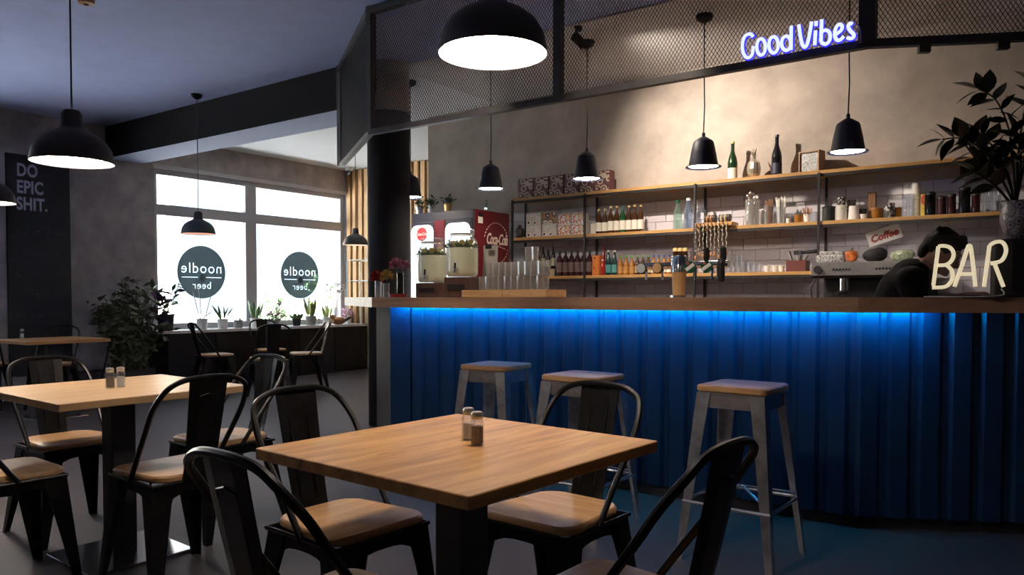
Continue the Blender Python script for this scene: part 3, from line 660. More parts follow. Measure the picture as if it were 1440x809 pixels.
def bottle(name, label, loc, h, r, prof, g, cap, lab=None, group=None, cat='bottle', labm=None, lz=(.1, .45)):
    key = (name, prof, g if isinstance(g, str) else g.name, cap, round(h/r, 1), bool(lab))
    gm = GL[g] if isinstance(g, str) else g
    o = thing(name, label, cat, loc, random.uniform(0, 6), group)
    if key in bcache: 
        ms_ = bcache[key]
        for nm, me in ms_:
            c = bpy.data.objects.new(nm, me); COL.objects.link(c); c.parent = o; c.scale = (r, r, h)
        return o
    L = []
    b = MB().lathe(PROF[prof], (0, 0, 0), 14).build('body', gm, o, smooth=True); L.append(('body', b.data))
    rr, zz = PROF[prof][-1]
    c = MB().lathe([(rr*1.18, zz-.02), (rr*1.22, .995), (rr*.6, 1.0)], (0, 0, 0), 12).build('cap', CAPC[cap], o); L.append(('cap', c.data))
    if lab:
        q = MB().lathe([(1.015, lz[0]), (1.015, lz[1])], (0, 0, 0), 14, False, False).build('paper_label', labm or PAPER, o, smooth=True); L.append(('paper_label', q.data))
    for ch in o.children: ch.scale = (r, r, h)
    bcache[key] = L; return o
def sbottle(px, lv, hpx, wpx, y=YI, **kw):
    p, s = at_shelf(px, lv, y); return bottle(loc=p, h=hpx*s, r=wpx*s/2, **kw)
# top shelf: packs of noodles, bottles, pineapple, box
FP1 = foodprint('noodle box print', [(.5, .4, .3), (.1, .05, .04), (.5, .4, .34), (.10, .05, .05), (.2, .05, .06)], 16)
EDGE = mat('plum carton', (.10, .025, .04), .5)
def carton(label, px0, px1, lv, hpx, m, y=YI, dep=.1, group=None, zoff=0, name='food_carton', edge=EDGE, cat='box'):
    a, s = at_shelf(px0, lv, y-dep/2); b, _ = at_shelf(px1, lv, y-dep/2); h_ = hpx*s; w_ = b.x-a.x-.004
    o = thing(name, label, cat, ((a.x+b.x)/2, y, a.z+zoff), 0, group)
    MB().bev((0, 0, h_/2), (w_, dep, h_), .003, seg=1).build('box', edge, o)
    MB().mm((-w_/2+.004, -dep/2-.0015, .006), (w_/2-.004, -dep/2+.0005, h_-.006)).build('printed_front', m, o); return o, h_
for i in range(6): carton('plum and cream noodle carton with bowl pictures in the row on the top shelf', 728+21.6*i, 728+21.6*(i+1), 'top', 27+.35*i, FP1, group='noodle cartons on the top shelf', edge=EDGE)
sbottle(1030, 'top', 54, 13.5, name='wine_bottle', label='green wine bottle with gold neck and white label on the top shelf', prof='wine', g='wine', cap='gold', lab=True, lz=(.02, .3))
sbottle(1092, 'top', 58, 14.5, name='wine_bottle', label='tall dark wine bottle on the top shelf beside the wooden box', prof='wine', g='dark', cap='black', lab=True, labm=mat('dark label', (.03, .03, .06), .5), lz=(.05, .3))
p, s = at_shelf(1060, 'top'); o = thing('pineapple_ornament', 'silver gilt pineapple ornament between two wine bottles on the top shelf', 'ornament', p)
PIN = mat('champagne metal', (.62, .56, .45), .3, .8)
MB().lathe([(.03, 0), (.05, .03), (.058, .075), (.05, .125), (.03, .15), (.012, .16)], (0, 0, 0), 14).build('fruit', PIN, o)
for k in range(9):
    a = k*2.4; h_ = .05+.03*(k % 3); q = MB().add([(.012*math.cos(a+1.5), .012*math.sin(a+1.5), .155), (.012*math.cos(a-1.5), .012*math.sin(a-1.5), .155), (.035*math.cos(a), .035*math.sin(a), .155+h_), (.006*math.cos(a), .006*math.sin(a), .155+h_*.5)], [(0, 1, 2), (0, 2, 3), (1, 3, 2)]); q.build('crown_leaf', PIN, o)
p, s = at_shelf(1141, 'top'); o = thing('wooden_box', 'small wooden box frame with dark picture glass on the top shelf', 'box', p, math.radians(-12))
MB().mm((-.085, -.05, 0), (.085, .06, .01)).mm((-.085, -.05, .16), (.085, .06, .17)).mm((-.085, -.05, .01), (-.075, .06, .16)).mm((.075, -.05, .01), (.085, .06, .16)).build('frame', wood('box wood', (.2, .1, .05), (.32, .18, .09), .6, 0, 5), o)
MB().mm((-.075, -.035, .01), (.075, -.03, .16)).build('picture', foodprint('seed print', [(.5, .5, .5), (.06, .06, .06), (.3, .3, .3)], 55), o); MB().mm((-.075, .05, .01), (.075, .06, .16)).build('back_panel', BLACKM, o)
# middle shelf
FPW = foodprint('white bowl print', [(.1, .06, .05), (.75, .72, .7), (.6, .56, .55), (.7, .68, .66)], 16); FPM = foodprint('brown bowl print', [(.5, .3, .2), (.7, .65, .6), (.06, .05, .06), (.4, .2, .1)], 18)
FPY = foodprint('yellow tea print', [(.7, .5, .1), (.75, .7, .6), (.5, .1, .1), (.75, .72, .66)], 26)
CW = mat('white carton', (.7, .67, .66), .5)
for i, (a, b, hp, m_, lab, zz) in enumerate(((739.5, 761, 17, FPW, 'white carton with bowl print, lower of its pair beside the rack end', 0), (739.5, 761, 17, FPW, 'white carton with bowl print, upper of its pair beside the rack end', 1), (762, 783, 17, FPW, 'white carton with dark bowls under the brown carton', 0), (762, 783, 17, FPM, 'brown fronted carton stacked upon a white bowl carton', 1), (784, 803, 15.5, FPY, 'yellow tea carton, lower one next to the brown carton', 0), (784, 803, 15.5, FPY, 'yellow tea carton, upper one next to the brown carton', 1), (803.5, 821, 15.5, FPY, 'yellow tea carton, lower one next to the upright', 0), (803.5, 821, 15.5, FPY, 'yellow tea carton, upper one next to the upright', 1))):
    hh = hp*mpp((a+b)/2, YI-.05); carton(lab, a, b, 'mid', hp, m_, group='cartons on the middle shelf', zoff=zz*(hh+.0015), edge=CW)
p, s = at_shelf(731, 'mid'); o = thing('snack_bag', 'dark crumpled snack bag beside the white cartons', 'bag', p); MB().lathe([(.02, 0), (.045, .02), (.05, .06), (.04, .1), (.012, .125), (.03, .135)], (0, 0, 0), 9).build('bag', foodprint('dark bag print', [(.3, .1, .08), (.05, .03, .03), (.02, .02, .02)], 30), o)
p, s = at_shelf(836, 'mid', 6.5); o = thing('paper_roll', 'pale paper packet beside the beer bottles', 'packet', p); MB().bev((0, 0, .055), (.07, .05, .11), .008).build('packet', PAPER, o)
for i in range(8):
    gg = 'green' if i == 4 else 'brown'
    sbottle(842+8.4*i, 'mid', 38 if i > 1 else 35, 8.6, y=YI-.02+.01*(i % 2), name='beer_bottle', label='green beer bottle among the brown beer bottles on the middle shelf' if i == 4 else 'brown beer bottle with pale label in the row on the middle shelf', prof='beer', g=gg, cap='gold' if i != 4 else 'dkgreen', lab=True, group='beer bottles')
sbottle(953, 'mid', 42, 13, name='water_bottle', label='clear pale green soda bottle on the middle shelf', prof='soda', g=CLEARB, cap='dkgreen')
sbottle(968, 'mid', 44, 13, name='water_bottle', label='clear pale blue soda bottle on the middle shelf', prof='soda', g=BLUEB, cap='white')
# wooden tray with bangle rolls and hanging bead strings
p, s = at_shelf(1007.5, 'mid', 6.38); tr = thing('wooden_tray', 'small wooden display tray resting on the middle shelf edge', 'tray', p)
MB().bev((0, 0, .018), (.33, .16, .032), .004).build('tray', OAK, tr)
BEADD = mat('dark bead', (.04, .03, .025), .4); BEADL = mat('bone bead', (.5, .4, .28), .5); BEADW = mat('wood bead', (.4, .18, .07), .5)
for k, (dx, m1, lab) in enumerate(((-.055, BEADW, 'roll of wooden bangles on the display tray, the browner one'), (.07, BEADL, 'roll of bone bangles on the display tray, the paler one'))):
    o = thing('bangle_roll', lab, 'bangles', (p.x+dx, 6.385, p.z+.034))
    for j in range(6): MB().lathe([(.03, -.008), (.036, -.004), (.036, .004), (.03, .008)], (-.04+.017*j, 0, .037), 14, M=Matrix.Rotation(PI/2, 3, 'Y')).build('bangle', (BEADD if j in (0, 5) else (m1 if j % 2 else BEADD)), o)
for k in range(9):
    o = thing('bead_string', 'string of dark and bone beads hanging from the display tray', 'beads', (p.x-.15+.034*k, 6.288, p.z+.034), 0, 'bead strings')
    L_ = .17+.1*random.random() if k % 3 else .28; n = int(L_/.013); d_ = MB(); l_ = MB()
    for j in range(n): (d_ if (j+k) % 3 else l_).ell((.004*math.sin(j), 0, -.0065-.013*j), (.0075, .0075, .0065), 6, 4)
    d_.build('dark_beads', BEADD, o, stuff=True); l_.build('bone_beads', BEADL, o, stuff=True); MB().tube([(0, 0, 0), (.01, 0, -L_*.5), (0, 0, -L_)], .0012, 4).build('cord', BEADD, o); MB().ell((0, 0, -L_-.02), (.011, .011, .022), 8, 6).build('pendant', BEADW, o)
# jars, cups, straws on the middle shelf
CUPW = mat('white paper cup', (.72, .69, .64), .6); STRAWB = mat('brown straw', (.25, .12, .06), .7, var=.5, scale=60); STRAWW = mat('white straw', (.75, .73, .68), .5)
def cup(name, label, px, lv, hpx, wpx, m, taper=.78, y=YI, cat='cup', group=None, lid=None, solid=False, zoff=0):
    p, s = at_shelf(px, lv, y); h_, r = hpx*s, wpx*s/2; p.z += zoff; o = thing(name, label, cat, p, 0, group)
    MB().lathe([(r*taper, 0), (r*.99, h_*.96), (r*1.03, h_*.97), (r*1.03, h_), (r*.94, h_), (r*taper*.9, .004)], (0, 0, 0), 16, True, True).build('cup', m, o, smooth=True)
    if lid: MB().lathe([(r*1.06, h_*.99), (r*1.06, h_*1.08), (r*.8, h_*1.14), (r*.3, h_*1.15)], (0, 0, 0), 16).build('lid', lid, o, smooth=True)
    return o, r, h_
def sticks(o, r, h_, n, m, base=.01, spread=1.25, name='stick', rad=.0025, seed=3):
    rnd = random.Random(seed)
    for k in range(n):
        a = rnd.uniform(0, 6.28); q = rnd.uniform(.1, .8); MB().tube([(r*q*.7*math.cos(a), r*q*.7*math.sin(a), base), (r*q*spread*math.cos(a), r*q*spread*math.sin(a), h_*rnd.uniform(.92, 1.05))], rad, 5).build(name, m, o)
o, r, h_ = cup('glass_vase', 'square clear glass jar of white cotton sprigs on the middle shelf', 1058, 'mid', 36, 20, glass('milky glass', (.9, .9, .88), .75, base=.35), 1, cat='vase')
for k in range(7):
    a = k*.9; q = MB().tube([(0, 0, .02), (.04*math.cos(a), .04*math.sin(a), h_*1.05+.02*(k % 3))], .002, 5).build('sprig', STRAWB, o); MB().ell((.04*math.cos(a), .04*math.sin(a), h_*1.08+.02*(k % 3)), (.012, .012, .012), 8, 6).build('cotton_boll', STRAWW, q)
o, r, h_ = cup('straw_holder', 'glass tumbler packed with brown straws on the middle shelf', 1082, 'mid', 28, 15, GLASS, .9); sticks(o, r, 34*mpp(1082, YI), 26, STRAWB, spread=1.0, name='straw', rad=.004)
o, r, h_ = cup('straw_holder', 'glass tumbler packed with white paper straws on the middle shelf', 1098, 'mid', 24, 13, GLASS, .85); sticks(o, r, 37*mpp(1098, YI), 18, STRAWW, spread=1.5, name='straw', rad=.004)
cup('small_jar', 'tiny jar with dark lid beside the white straws', 1108.5, 'mid', 8, 6, CUPW, 1, cat='jar', lid=CAPC['black'])
cup('spice_jar', 'amber spice jar with dark lid beside the stirrer cup', 1123, 'mid', 12, 12, GL['amber'], 1, cat='jar', lid=mat('dark zinc', (.15, .15, .16), .4, .8))
o, r, h_ = cup('stirrer_cup', 'white cup full of wooden stirrers on the middle shelf', 1135, 'mid', 12, 10, CUPW, .85); sticks(o, r, h_*1.75, 12, BEADW, spread=1.9, name='stirrer', rad=.003)
cup('glass_jar', 'empty clear glass jar beside the stirrer cup', 1144, 'mid', 15, 10, GLASS, 1, cat='jar')
cup('canister', 'black round canister behind the rack upright', 1165, 'mid', 19, 17, CAPC['black'], 1, cat='canister', lid=CAPC['black'])
p, s = at_shelf(1183, 'mid'); 
for k in range(5): cup('stacked_bowl', 'small white bowl in the stack beside the black canister', 1183, 'mid', 4.6, 16.5, CUPW, .86, cat='bowl', group='stack of small white bowls', zoff=k*4.3*s)
cup('zebra_cup', 'black and white striped cup crowning the stack of white bowls', 1183, 'mid', 12, 13, foodprint('zebra print', [(.02, .02, .02), (.6, .58, .55), (.02, .02, .02)], 60), .8, zoff=5*4.3*s)
cup('dark_mug', 'dark patterned mug on the pile behind the tapered white cups', 1197, 'mid', 30, 12, foodprint('dark mug print', [(.03, .03, .03), (.3, .28, .26), (.03, .03, .03)], 55), .95, y=6.53)
cup('paper_cup', 'inverted tapered white paper cup tower on the middle shelf', 1200.5, 'mid', 20, 13, CUPW, 1.2)
cup('dark_jar', 'black jar with white dish before it, beside the paper cups', 1213.5, 'mid', 16, 10, CAPC['black'], 1, y=6.5, cat='jar'); cup('white_dish', 'low white dish before the black jar', 1214.5, 'mid', 7, 10, CUPW, .8, y=6.40, cat='dish')
p, s = at_shelf(1226, 'mid', 6.55); o = thing('wooden_stand', 'upright wooden menu stand on the middle shelf', 'stand', p); MB().bev((0, 0, .11), (.055, .03, .22), .004).build('board', wood('box wood2', (.16, .07, .03), (.26, .13, .06), .6, 2, 5), o); MB().bev((0, 0, .008), (.07, .07, .016), .004).build('foot', BEADW, o)
cup('spice_jar', 'brown glass jar beside the patterned tin', 1233, 'mid', 14, 15, GL['amber'], 1, cat='jar', lid=BEADW)
cup('patterned_tin', 'white tin with black leaf pattern on the middle shelf', 1250, 'mid', 21, 15, foodprint('leaf tin print', [(.03, .03, .03), (.6, .58, .55), (.04, .04, .04)], 42), 1, cat='tin')
cup('amber_glass', 'short amber glass beside the patterned tin', 1263, 'mid', 15, 10, GL['amber'], .9, y=6.5)
for px, lab in ((1272, 'tall clear drinking glass next to the amber glass'), (1281, 'tall clear drinking glass before the paper cup column')): cup('tall_glass', lab, px, 'mid', 33, 7.6, GLASS, .85, cat='glass')
p, s = at_shelf(1288, 'mid', 6.5)
for k in range(6): cup('paper_cup', 'white paper cup nested in the tall column on the middle shelf' if k < 5 else 'whole upturned paper cup crowning the tall column on the middle shelf', 1288, 'mid', 18 if k == 5 else 6.0, 10.5, CUPW, 1.2 if k == 5 else 1.06, y=6.5, group='column of paper cups', zoff=k*6.2*s)
carton('red and yellow striped drink carton on the middle shelf', 1294, 1301, 'mid', 31, foodprint('red yellow print', [(.6, .45, .05), (.5, .05, .03), (.65, .5, .06)], 9), dep=.05, name='drink_carton', edge=mat('yellow card', (.55, .4, .05), .5))
for px, hp, wp, lab in ((1308, 30, 13, 'dark glass jar beside the striped drink carton'), (1324, 24, 12, 'smoky glass jar in the shaded end of the middle shelf'), (1338, 26, 11, 'brown glass jar in the shaded end of the middle shelf'), (1356, 34, 15, 'wide black storage jar in the shaded end of the middle shelf'), (1372, 26, 11, 'dark squat jar next to the wide black jar')):
    cup('storage_jar', lab, px, 'mid', hp, wp, GL['dark'] if px in (1308, 1356) else GL['plum'], 1, cat='jar', lid=CAPC['black'])
for px, lab in ((1388, 'clear water glass beside the dark squat jar'), (1401, 'clear water glass close to the marbled vase')): cup('water_glass', lab, px, 'mid', 30, 12, GLASS, .9, cat='glass')
# low shelf
for i in range(4): sbottle(757+7*i, 'low', 42 if i % 2 else 38, 6.6, y=YI+.02*(i % 2), name='syrup_bottle', label='dark syrup bottle with cream label at the rack end of the low shelf', prof='syrup', g='dark', cap='black' if i else 'red', lab=True, group='syrup bottles', labm=mat('cream label', (.45, .42, .3), .6), lz=(.35, .62))
cup('paper_cup', 'small kraft cup before the syrup bottles', 776, 'low', 10, 9, mat('kraft paper', (.5, .38, .28), .7), .85, y=6.38)
for i in range(6): sbottle(787+8.4*i, 'low', 35, 9, name='juice_bottle', label='dark plum juice bottle with dark green cap on the low shelf', prof='syrup', g='plum', cap='dkgreen', lab=True, group='dark juice bottles', labm=mat('plum label', (.16, .1, .1), .6, var=.6, scale=70), lz=(.15, .55))
carton('orange carton with black print on the low shelf', 832, 842.5, 'low', 28, foodprint('orange print', [(.05, .02, .01), (.65, .17, .03), (.6, .2, .04)], 22), dep=.06, name='drink_carton', edge=mat('orange card', (.6, .15, .03), .5))
sbottle(848.5, 'low', 42, 5.2, y=6.51, name='slim_can', label='slim red can standing behind the orange carton', prof='syrup', g='red', cap='red', cat='can')
sbottle(847.5, 'low', 22, 5.6, y=6.38, name='soda_can', label='short red can before the slim red can', prof='squat', g='red', cap='white', cat='can')
for px in (855.5, 864): sbottle(px, 'low', 35, 8, name='mineral_bottle', label='teal black mineral bottle with white cap on the low shelf', prof='beer', g='teal', cap='white', group='teal bottles', lab=True, labm=mat('teal label', (.1, .3, .3), .4), lz=(.1, .42))
for i in range(3): sbottle(872.5+8*i, 'low', 27, 8.2, name='lemonade_bottle', label='amber lemonade bottle with bright green cap on the low shelf', prof='squat', g='amber', cap='green', group='amber lemonade bottles', lab=True, labm=mat('amber label', (.42, .2, .05), .6, var=.5, scale=80))
for i in range(3): sbottle(896.5+7.6*i, 'low', 27, 7.6, name='cola_bottle', label='brown soda bottle with bright green cap and pale label on the low shelf', prof='squat', g='brown', cap='green', group='brown soda bottles', lab=True, labm=mat('tan label', (.5, .38, .2), .6, var=.4, scale=80))
for i in range(4): sbottle(919.2+7.2*i, 'low', 27, 7.2, name='iced_tea_bottle', label='amber iced tea bottle with blue cap behind the beer taps', prof='squat', g='amber', cap='blue', group='blue capped bottles', lab=True)
for i in range(3): cup('lidded_jar', 'small brown jar with shiny lid on the low shelf behind the tap tower', 949.5+7*i, 'low', 32, 7, GL['brown'], 1, cat='jar', lid=CAPC['gold'], group='brown lidded jars')
for i, px in enumerate((1024, 1032, 1040, 1048, 1056, 1064)): cup('drinking_glass', 'small clear drinking glass in the cluster on the low shelf', px, 'low', (22, 26, 24, 16, 15, 14)[i], 9, GLASS, .85, cat='glass', group='glasses on the low shelf', y=6.42+.06*(i % 2))
for i, px in enumerate((1079, 1090, 1099)): cup('espresso_cup', 'small white espresso cup on the low shelf', px, 'low', 9, 9, CUPW, .7, group='espresso cups on the low shelf')
p, s = at_shelf(1122, 'low'); o = thing('cutlery_box', 'dark box filled with sachets and cutlery beside the espresso machine', 'box', p); MB().bev((0, 0, .045), (.16, .12, .09), .006).build('box', mat('dark red box', (.12, .03, .025), .5), o)
for k in range(9): a = k*1.9; MB().tube([(.05*math.cos(a), .03*math.sin(a), .08), (.08*math.cos(a), .05*math.sin(a), .13+.02*(k % 3))], .004, 5).build('sachet', CUPW if k % 2 else BEADD, o)
o = thing('portafilter', 'black portafilter lying upon the cutlery box', 'portafilter', (p.x, p.y, p.z+.155)); MB().lathe([(.035, -.02), (.037, .015)], (0, 0, 0), 16).build('basket', CHROME, o); MB().tube([(.03, 0, 0), (.15, -.03, .005)], [.012, .016], 8).build('handle', BLACKM, o)
# enamel coffee plate hanging on the tiles
p = onY(1243, 331, YB-.10); o = thing('coffee_sign', 'white tilted metal sign with red Coffee lettering on the tiles', 'sign', p); o.rotation_euler = (0, -math.radians(18), 0)
MB().bev((0, 0, 0), (.25, .008, .115), .003, seg=1).build('plate', mat('white enamel', (.92, .92, .9), .3), o); text_obj('lettering', 'Coffee', TXR, o, (0, -.006, -.005), (PI/2, 0, 0), size=.075, extrude=.001, shear=.25, offset=.003)
MB().tube([(-.09, 0, .05), (0, .01, .072), (.09, 0, .05)], .0015, 4).build('hanging_wire', BLACKM, o)
# ================================================================ DRINKS COOLER
ZW = 1.148
RED = mat('cola red', (.13, .008, .014), .35); COOLW = emis('backlit cooler header', (.86, .93, 1), 2.2)
x0 = onY(578, 380, 5.69).x; x1 = onY(667, 380, 5.69).x; cx = (x0+x1)/2; wd = x1-x0
o = thing('drinks_cooler', 'tall drinks cooler with lit white doors and red Coca-Cola side', 'cooler', (cx, 5.69, 0))
DKB = mat('dark cooler frame', (.018, .018, .032), .5)
MB().bev((-.006, .29, .995), (wd-.012, .56, 1.99), .01).build('cabinet', DKB, o)
for (a, b) in ((-wd/2+.015, -.075), (.055, wd/2-.02)):
    d_ = MB().bev(((a+b)/2, .0, 1.28), (b-a, .04, 1.24), .05).build('door', DKB, o)
    P_ = []; W_, H_ = (b-a)/2-.012, .585; r = .07
    for (sx, sz, a0) in ((1, 1, 0), (-1, 1, 90), (-1, -1, 180), (1, -1, 270)):
        for k in range(5): t = math.radians(a0+22.5*k); P_.append(((a+b)/2+sx*(W_-r)+r*math.cos(t), 1.28+sz*(H_-r)+r*math.sin(t)))
    MB().prism(P_, -.026, -.021, 'y').build('lit_panel', COOLW, d_)
MB().mm((-.075, -.02, .66), (.055, -.005, 1.9)).build('red_stripe', RED, o)
MB().lathe([(.068, -.002), (.068, .002)], ((-wd/2+.015-.075)/2+.0, -.029, 1.775), 28, M=Matrix.Rotation(PI/2, 3, 'X')).build('round_badge', mat('badge red', (.6, .03, .03), .4, emit=(.7, .05, .05), es=.5), o)
text_obj('badge_lettering', 'Coca-Cola', WHITE, o, ((-wd/2+.015-.075)/2, -.033, 1.775), (PI/2, 0, 0), size=.042, extrude=.0006, shear=.3, offset=.001, sx=.8)
MB().mm((wd/2-.008, .015, .03), (wd/2, .565, 1.985)).build('side_panel', RED, o)
LT = mat('cream print', (.78, .66, .55), .5)
text_obj('side_lettering', 'Coca-Cola', LT, o, (wd/2+.002, .36, 1.715), (PI/2, 0, PI/2), size=.15, extrude=.001, shear=.35, offset=.003, sx=.62, spacing=.86)
rc = (.35, 1.68, .2, .2)
for k in range(34):
    a = 2*PI*k/34; 
    if k in (0, 1, 33, 16, 17, 18): continue
    y, z = rc[0]+rc[2]*math.cos(a), rc[1]+rc[3]*math.sin(a); a2 = a+.09; y2, z2 = rc[0]+rc[2]*math.cos(a2), rc[1]+rc[3]*math.sin(a2)
    MB().tube([(wd/2+.001, y, z), (wd/2+.001, y2, z2)], .0045, 5).build('dashed_ring', LT, o)
MB().tube([(wd/2+.002, .16, 1.645), (wd/2+.002, .27, 1.63), (wd/2+.002, .38, 1.652), (wd/2+.002, .5, 1.63)], .004, 5).build('swash', LT, o)
MB().mm((wd/2, .06, 1.86), (wd/2+.003, .13, 1.925)).build('paper_tag', PAPER, o); MB().mm((wd/2, .07, 1.92), (wd/2+.012, .12, 1.96)).build('clip', BLACKM, o)
# things on top of the cooler
LEAF = mat('dark green leaf', (.03, .075, .025), .45, var=.5, scale=6); LEAF2 = mat('mid green leaf', (.075, .16, .04), .5, var=.4, scale=6)
for k, (px, lab, m_) in enumerate(((590, 'zinc pot with small dark shrub on the drinks cooler beside the column', STEEL), (607, 'tiny glass pot with trailing greens on the drinks cooler', GLASS), (630, 'brass cup with small plant on the drinks cooler', mat('brass', (.45, .3, .12), .3, .9)))):
    p = onY(px, 296, 5.86); o = thing('cooler_plant', lab, 'plant', (p.x, 5.86, 1.99)); MB().lathe([(.03, 0), (.042, .09), (.045, .095), (.038, .085)], (0, 0, 0), 14).build('pot', m_, o)
    leafcloud(MB(), (0, 0, .125), (.055, .055, .05), 70, .045, 20+k).build('foliage', LEAF, o, stuff=True)
p = onY(691, 288, 6.0); bottle('small_bottle', 'small clear bottle with teal stopper standing on the drinks cooler', (p.x-.06, 6.0, 1.99), .12, .02, 'beer', CLEARB, 'dkgreen')
# ================================================================ ON THE WORKTOP
def wt_at(px, y): p = onY(px, 418, y); return Vector((p.x, y, ZW)), mpp(px, y)
# lemonade dispensers on timber blocks
LEM = mat('cloudy lemonade', (.85, .85, .66), .35, var=.06, scale=12); JAR = glass('jar glass', (.96, .98, .97), .6, base=.1)
DKW = wood('dark block wood', (.045, .02, .015), (.11, .05, .035), .5, 2, 5)
MINT = mat('mint leaf', (.05, .10, .02), .5, var=.5, scale=30); LEMN = mat('lemon slice', (.7, .55, .12), .5)
for (px, y, hb, hj, wj, lab, lab2) in ((608, 4.52, 20, 64, 41, 'glass lemonade dispenser with mint, the lower one by the lit cooler door', 'low dark timber block under the lower lemonade dispenser'), (650, 4.45, 28, 68, 45, 'glass lemonade dispenser with lemon and mint, the higher one by the clipboard', 'dark timber block under the higher lemonade dispenser')):
    p, s = wt_at(px, y); hb *= s; hj *= s; r = wj*s/2
    b = thing('timber_block', lab2, 'block', p, .2); MB().bev((0, 0, hb/2), (r*1.75, r*1.6, hb), .012).build('block', DKW, b)
    b_ = MB().bev((0, -r*.81, hb*.5), (r*1.2, .012, hb*.3), .003).build('carved_slot', BLACKM, b)
    o = thing('drink_dispenser', lab, 'dispenser', (p.x, p.y, ZW+hb+.001), .35)
    MB().lathe([(r*.88, 0), (r*.98, .02), (r, .05), (r, hj*.66), (r*.93, hj*.75), (r*.72, hj*.82), (r*.70, hj*.9)], (0, 0, 0), 28, True, False).build('jar', JAR, o, smooth=True)
    MB().lathe([(r*.85, .006), (r*.955, .024), (r*.97, .05), (r*.97, hj*.60)], (0, 0, 0), 28).build('lemonade', LEM, o, smooth=True)
    leafcloud(MB(), (0, 0, hj*.635), (r*.9, r*.9, hj*.075), 620, .04, int(px)).build('mint_leaves', MINT, o, stuff=True)
    for k in range(9): a = k*.72; MB().lathe([(.024, -.003), (.024, .003)], (r*.74*math.cos(a), r*.74*math.sin(a), hj*.68+.006*(k % 3)), 12, M=Matrix.Rotation(1.1, 3, (math.sin(a), -math.cos(a), 0))).build('lemon_slice', LEMN, o)
    MB().lathe([(r*.76, hj*.89), (r*.78, hj*.90), (r*.78, hj*.965), (r*.70, hj*.985), (r*.2, hj*.99)], (0, 0, 0), 28).build('lid', JAR, o, smooth=True); MB().lathe([(r*.74, hj*.87), (r*.76, hj*.875), (r*.76, hj*.89), (r*.74, hj*.895)], (0, 0, 0), 28).build('lid_band', mat('copper band', (.5, .33, .2), .3, .9), o)
    tp = MB().tube([(0, -r*.96, hj*.17), (0, -r-.045, hj*.17)], .011, 8).build('tap', CHROME, o); MB().tube([(0, -r-.04, hj*.17), (0, -r-.05, hj*.09)], .008, 8).build('spout', CHROME, tp); MB().box((0, -r-.04, hj*.22), (.012, .012, .045)).build('lever', BLACKM, tp)
# clipboard
p, s = wt_at(687, 4.62); o = thing('clipboard_menu', 'grey clipboard menu standing between dispenser and tumblers', 'clipboard', (p.x, p.y, ZW), math.radians(20)); Mt = Matrix.Rotation(-.12, 3, 'X')
MB().box((0, .035, .20), (.115, .006, .40), M=Mt).build('board', mat('grey board', (.4, .38, .36), .7), o); MB().box((0, .0, .385), (.045, .02, .03), M=Mt).build('clip', BLACKM, o); MB().box((0, .031, .18), (.105, .002, .34), M=Mt).build('sheet', mat('grey paper', (.48, .46, .42), .8), o); MB().box((0, .05, .012), (.115, .1, .024)).build('foot', BEADW, o)
# board of tumblers
a, _ = wt_at(657, 4.22); b, _ = wt_at(776, 4.22); W_ = b.x-a.x; bo = thing('serving_board', 'long light wooden board carrying the drinking tumblers', 'board', ((a.x+b.x)/2, 4.28, ZW))
for k in range(2): MB().bev((W_*(-.25+.0) + k*W_*.5 if k else -W_*.25, 0, .026), (W_*.498, .25, .05), .005).build('plank', wood('light board', (.42, .24, .1), (.6, .38, .18), .5, 0, 4), bo)
TUM = glass('tumbler glass', (.98, .97, .96), 1.0, rough=.07, base=.17); tum = None
def tumbler(loc, label, group):
    global tum
    if tum is None:
        tum = thing('glass_tumbler', label, 'glass', loc, 0, group); r = .0255; h_ = .094; pr = [(r*.86, 0), (r*.9, .004), (r, h_), (r*.93, h_), (r*.82, .012)]
        MB().lathe(pr, (0, 0, 0), 10, True, True).build('tumbler', TUM, tum); MB().lathe([(r*.8, .004), (r*.83, .011)], (0, 0, 0), 10).build('thick_base', glass('tumbler base', (.9, .9, .92), .8, base=.45), tum); return tum
    return dup(tum, loc, random.uniform(0, 1), label, group)
gx0, _ = wt_at(676, 4.2); gx1, _ = wt_at(757, 4.2)
for lay, (n0, n1) in enumerate(((0, 10), (0, 10), (7, 9))):
    for k in range(n0, n1):
        for r_ in range(2 if lay < 2 else 1):
            if lay == 1 and k == 0 and r_ == 0: continue
            tumbler((gx0.x+(gx1.x-gx0.x)*k/9.0+.008*lay, 4.22+.07*r_, ZW+.0515+lay*.096), 'clear glass tumbler '+('standing on the serving board under another tumbler', 'of the upper layer stacked on the serving board tumblers', 'topmost of its stack above the serving board')[lay], 'tumblers on the serving board')
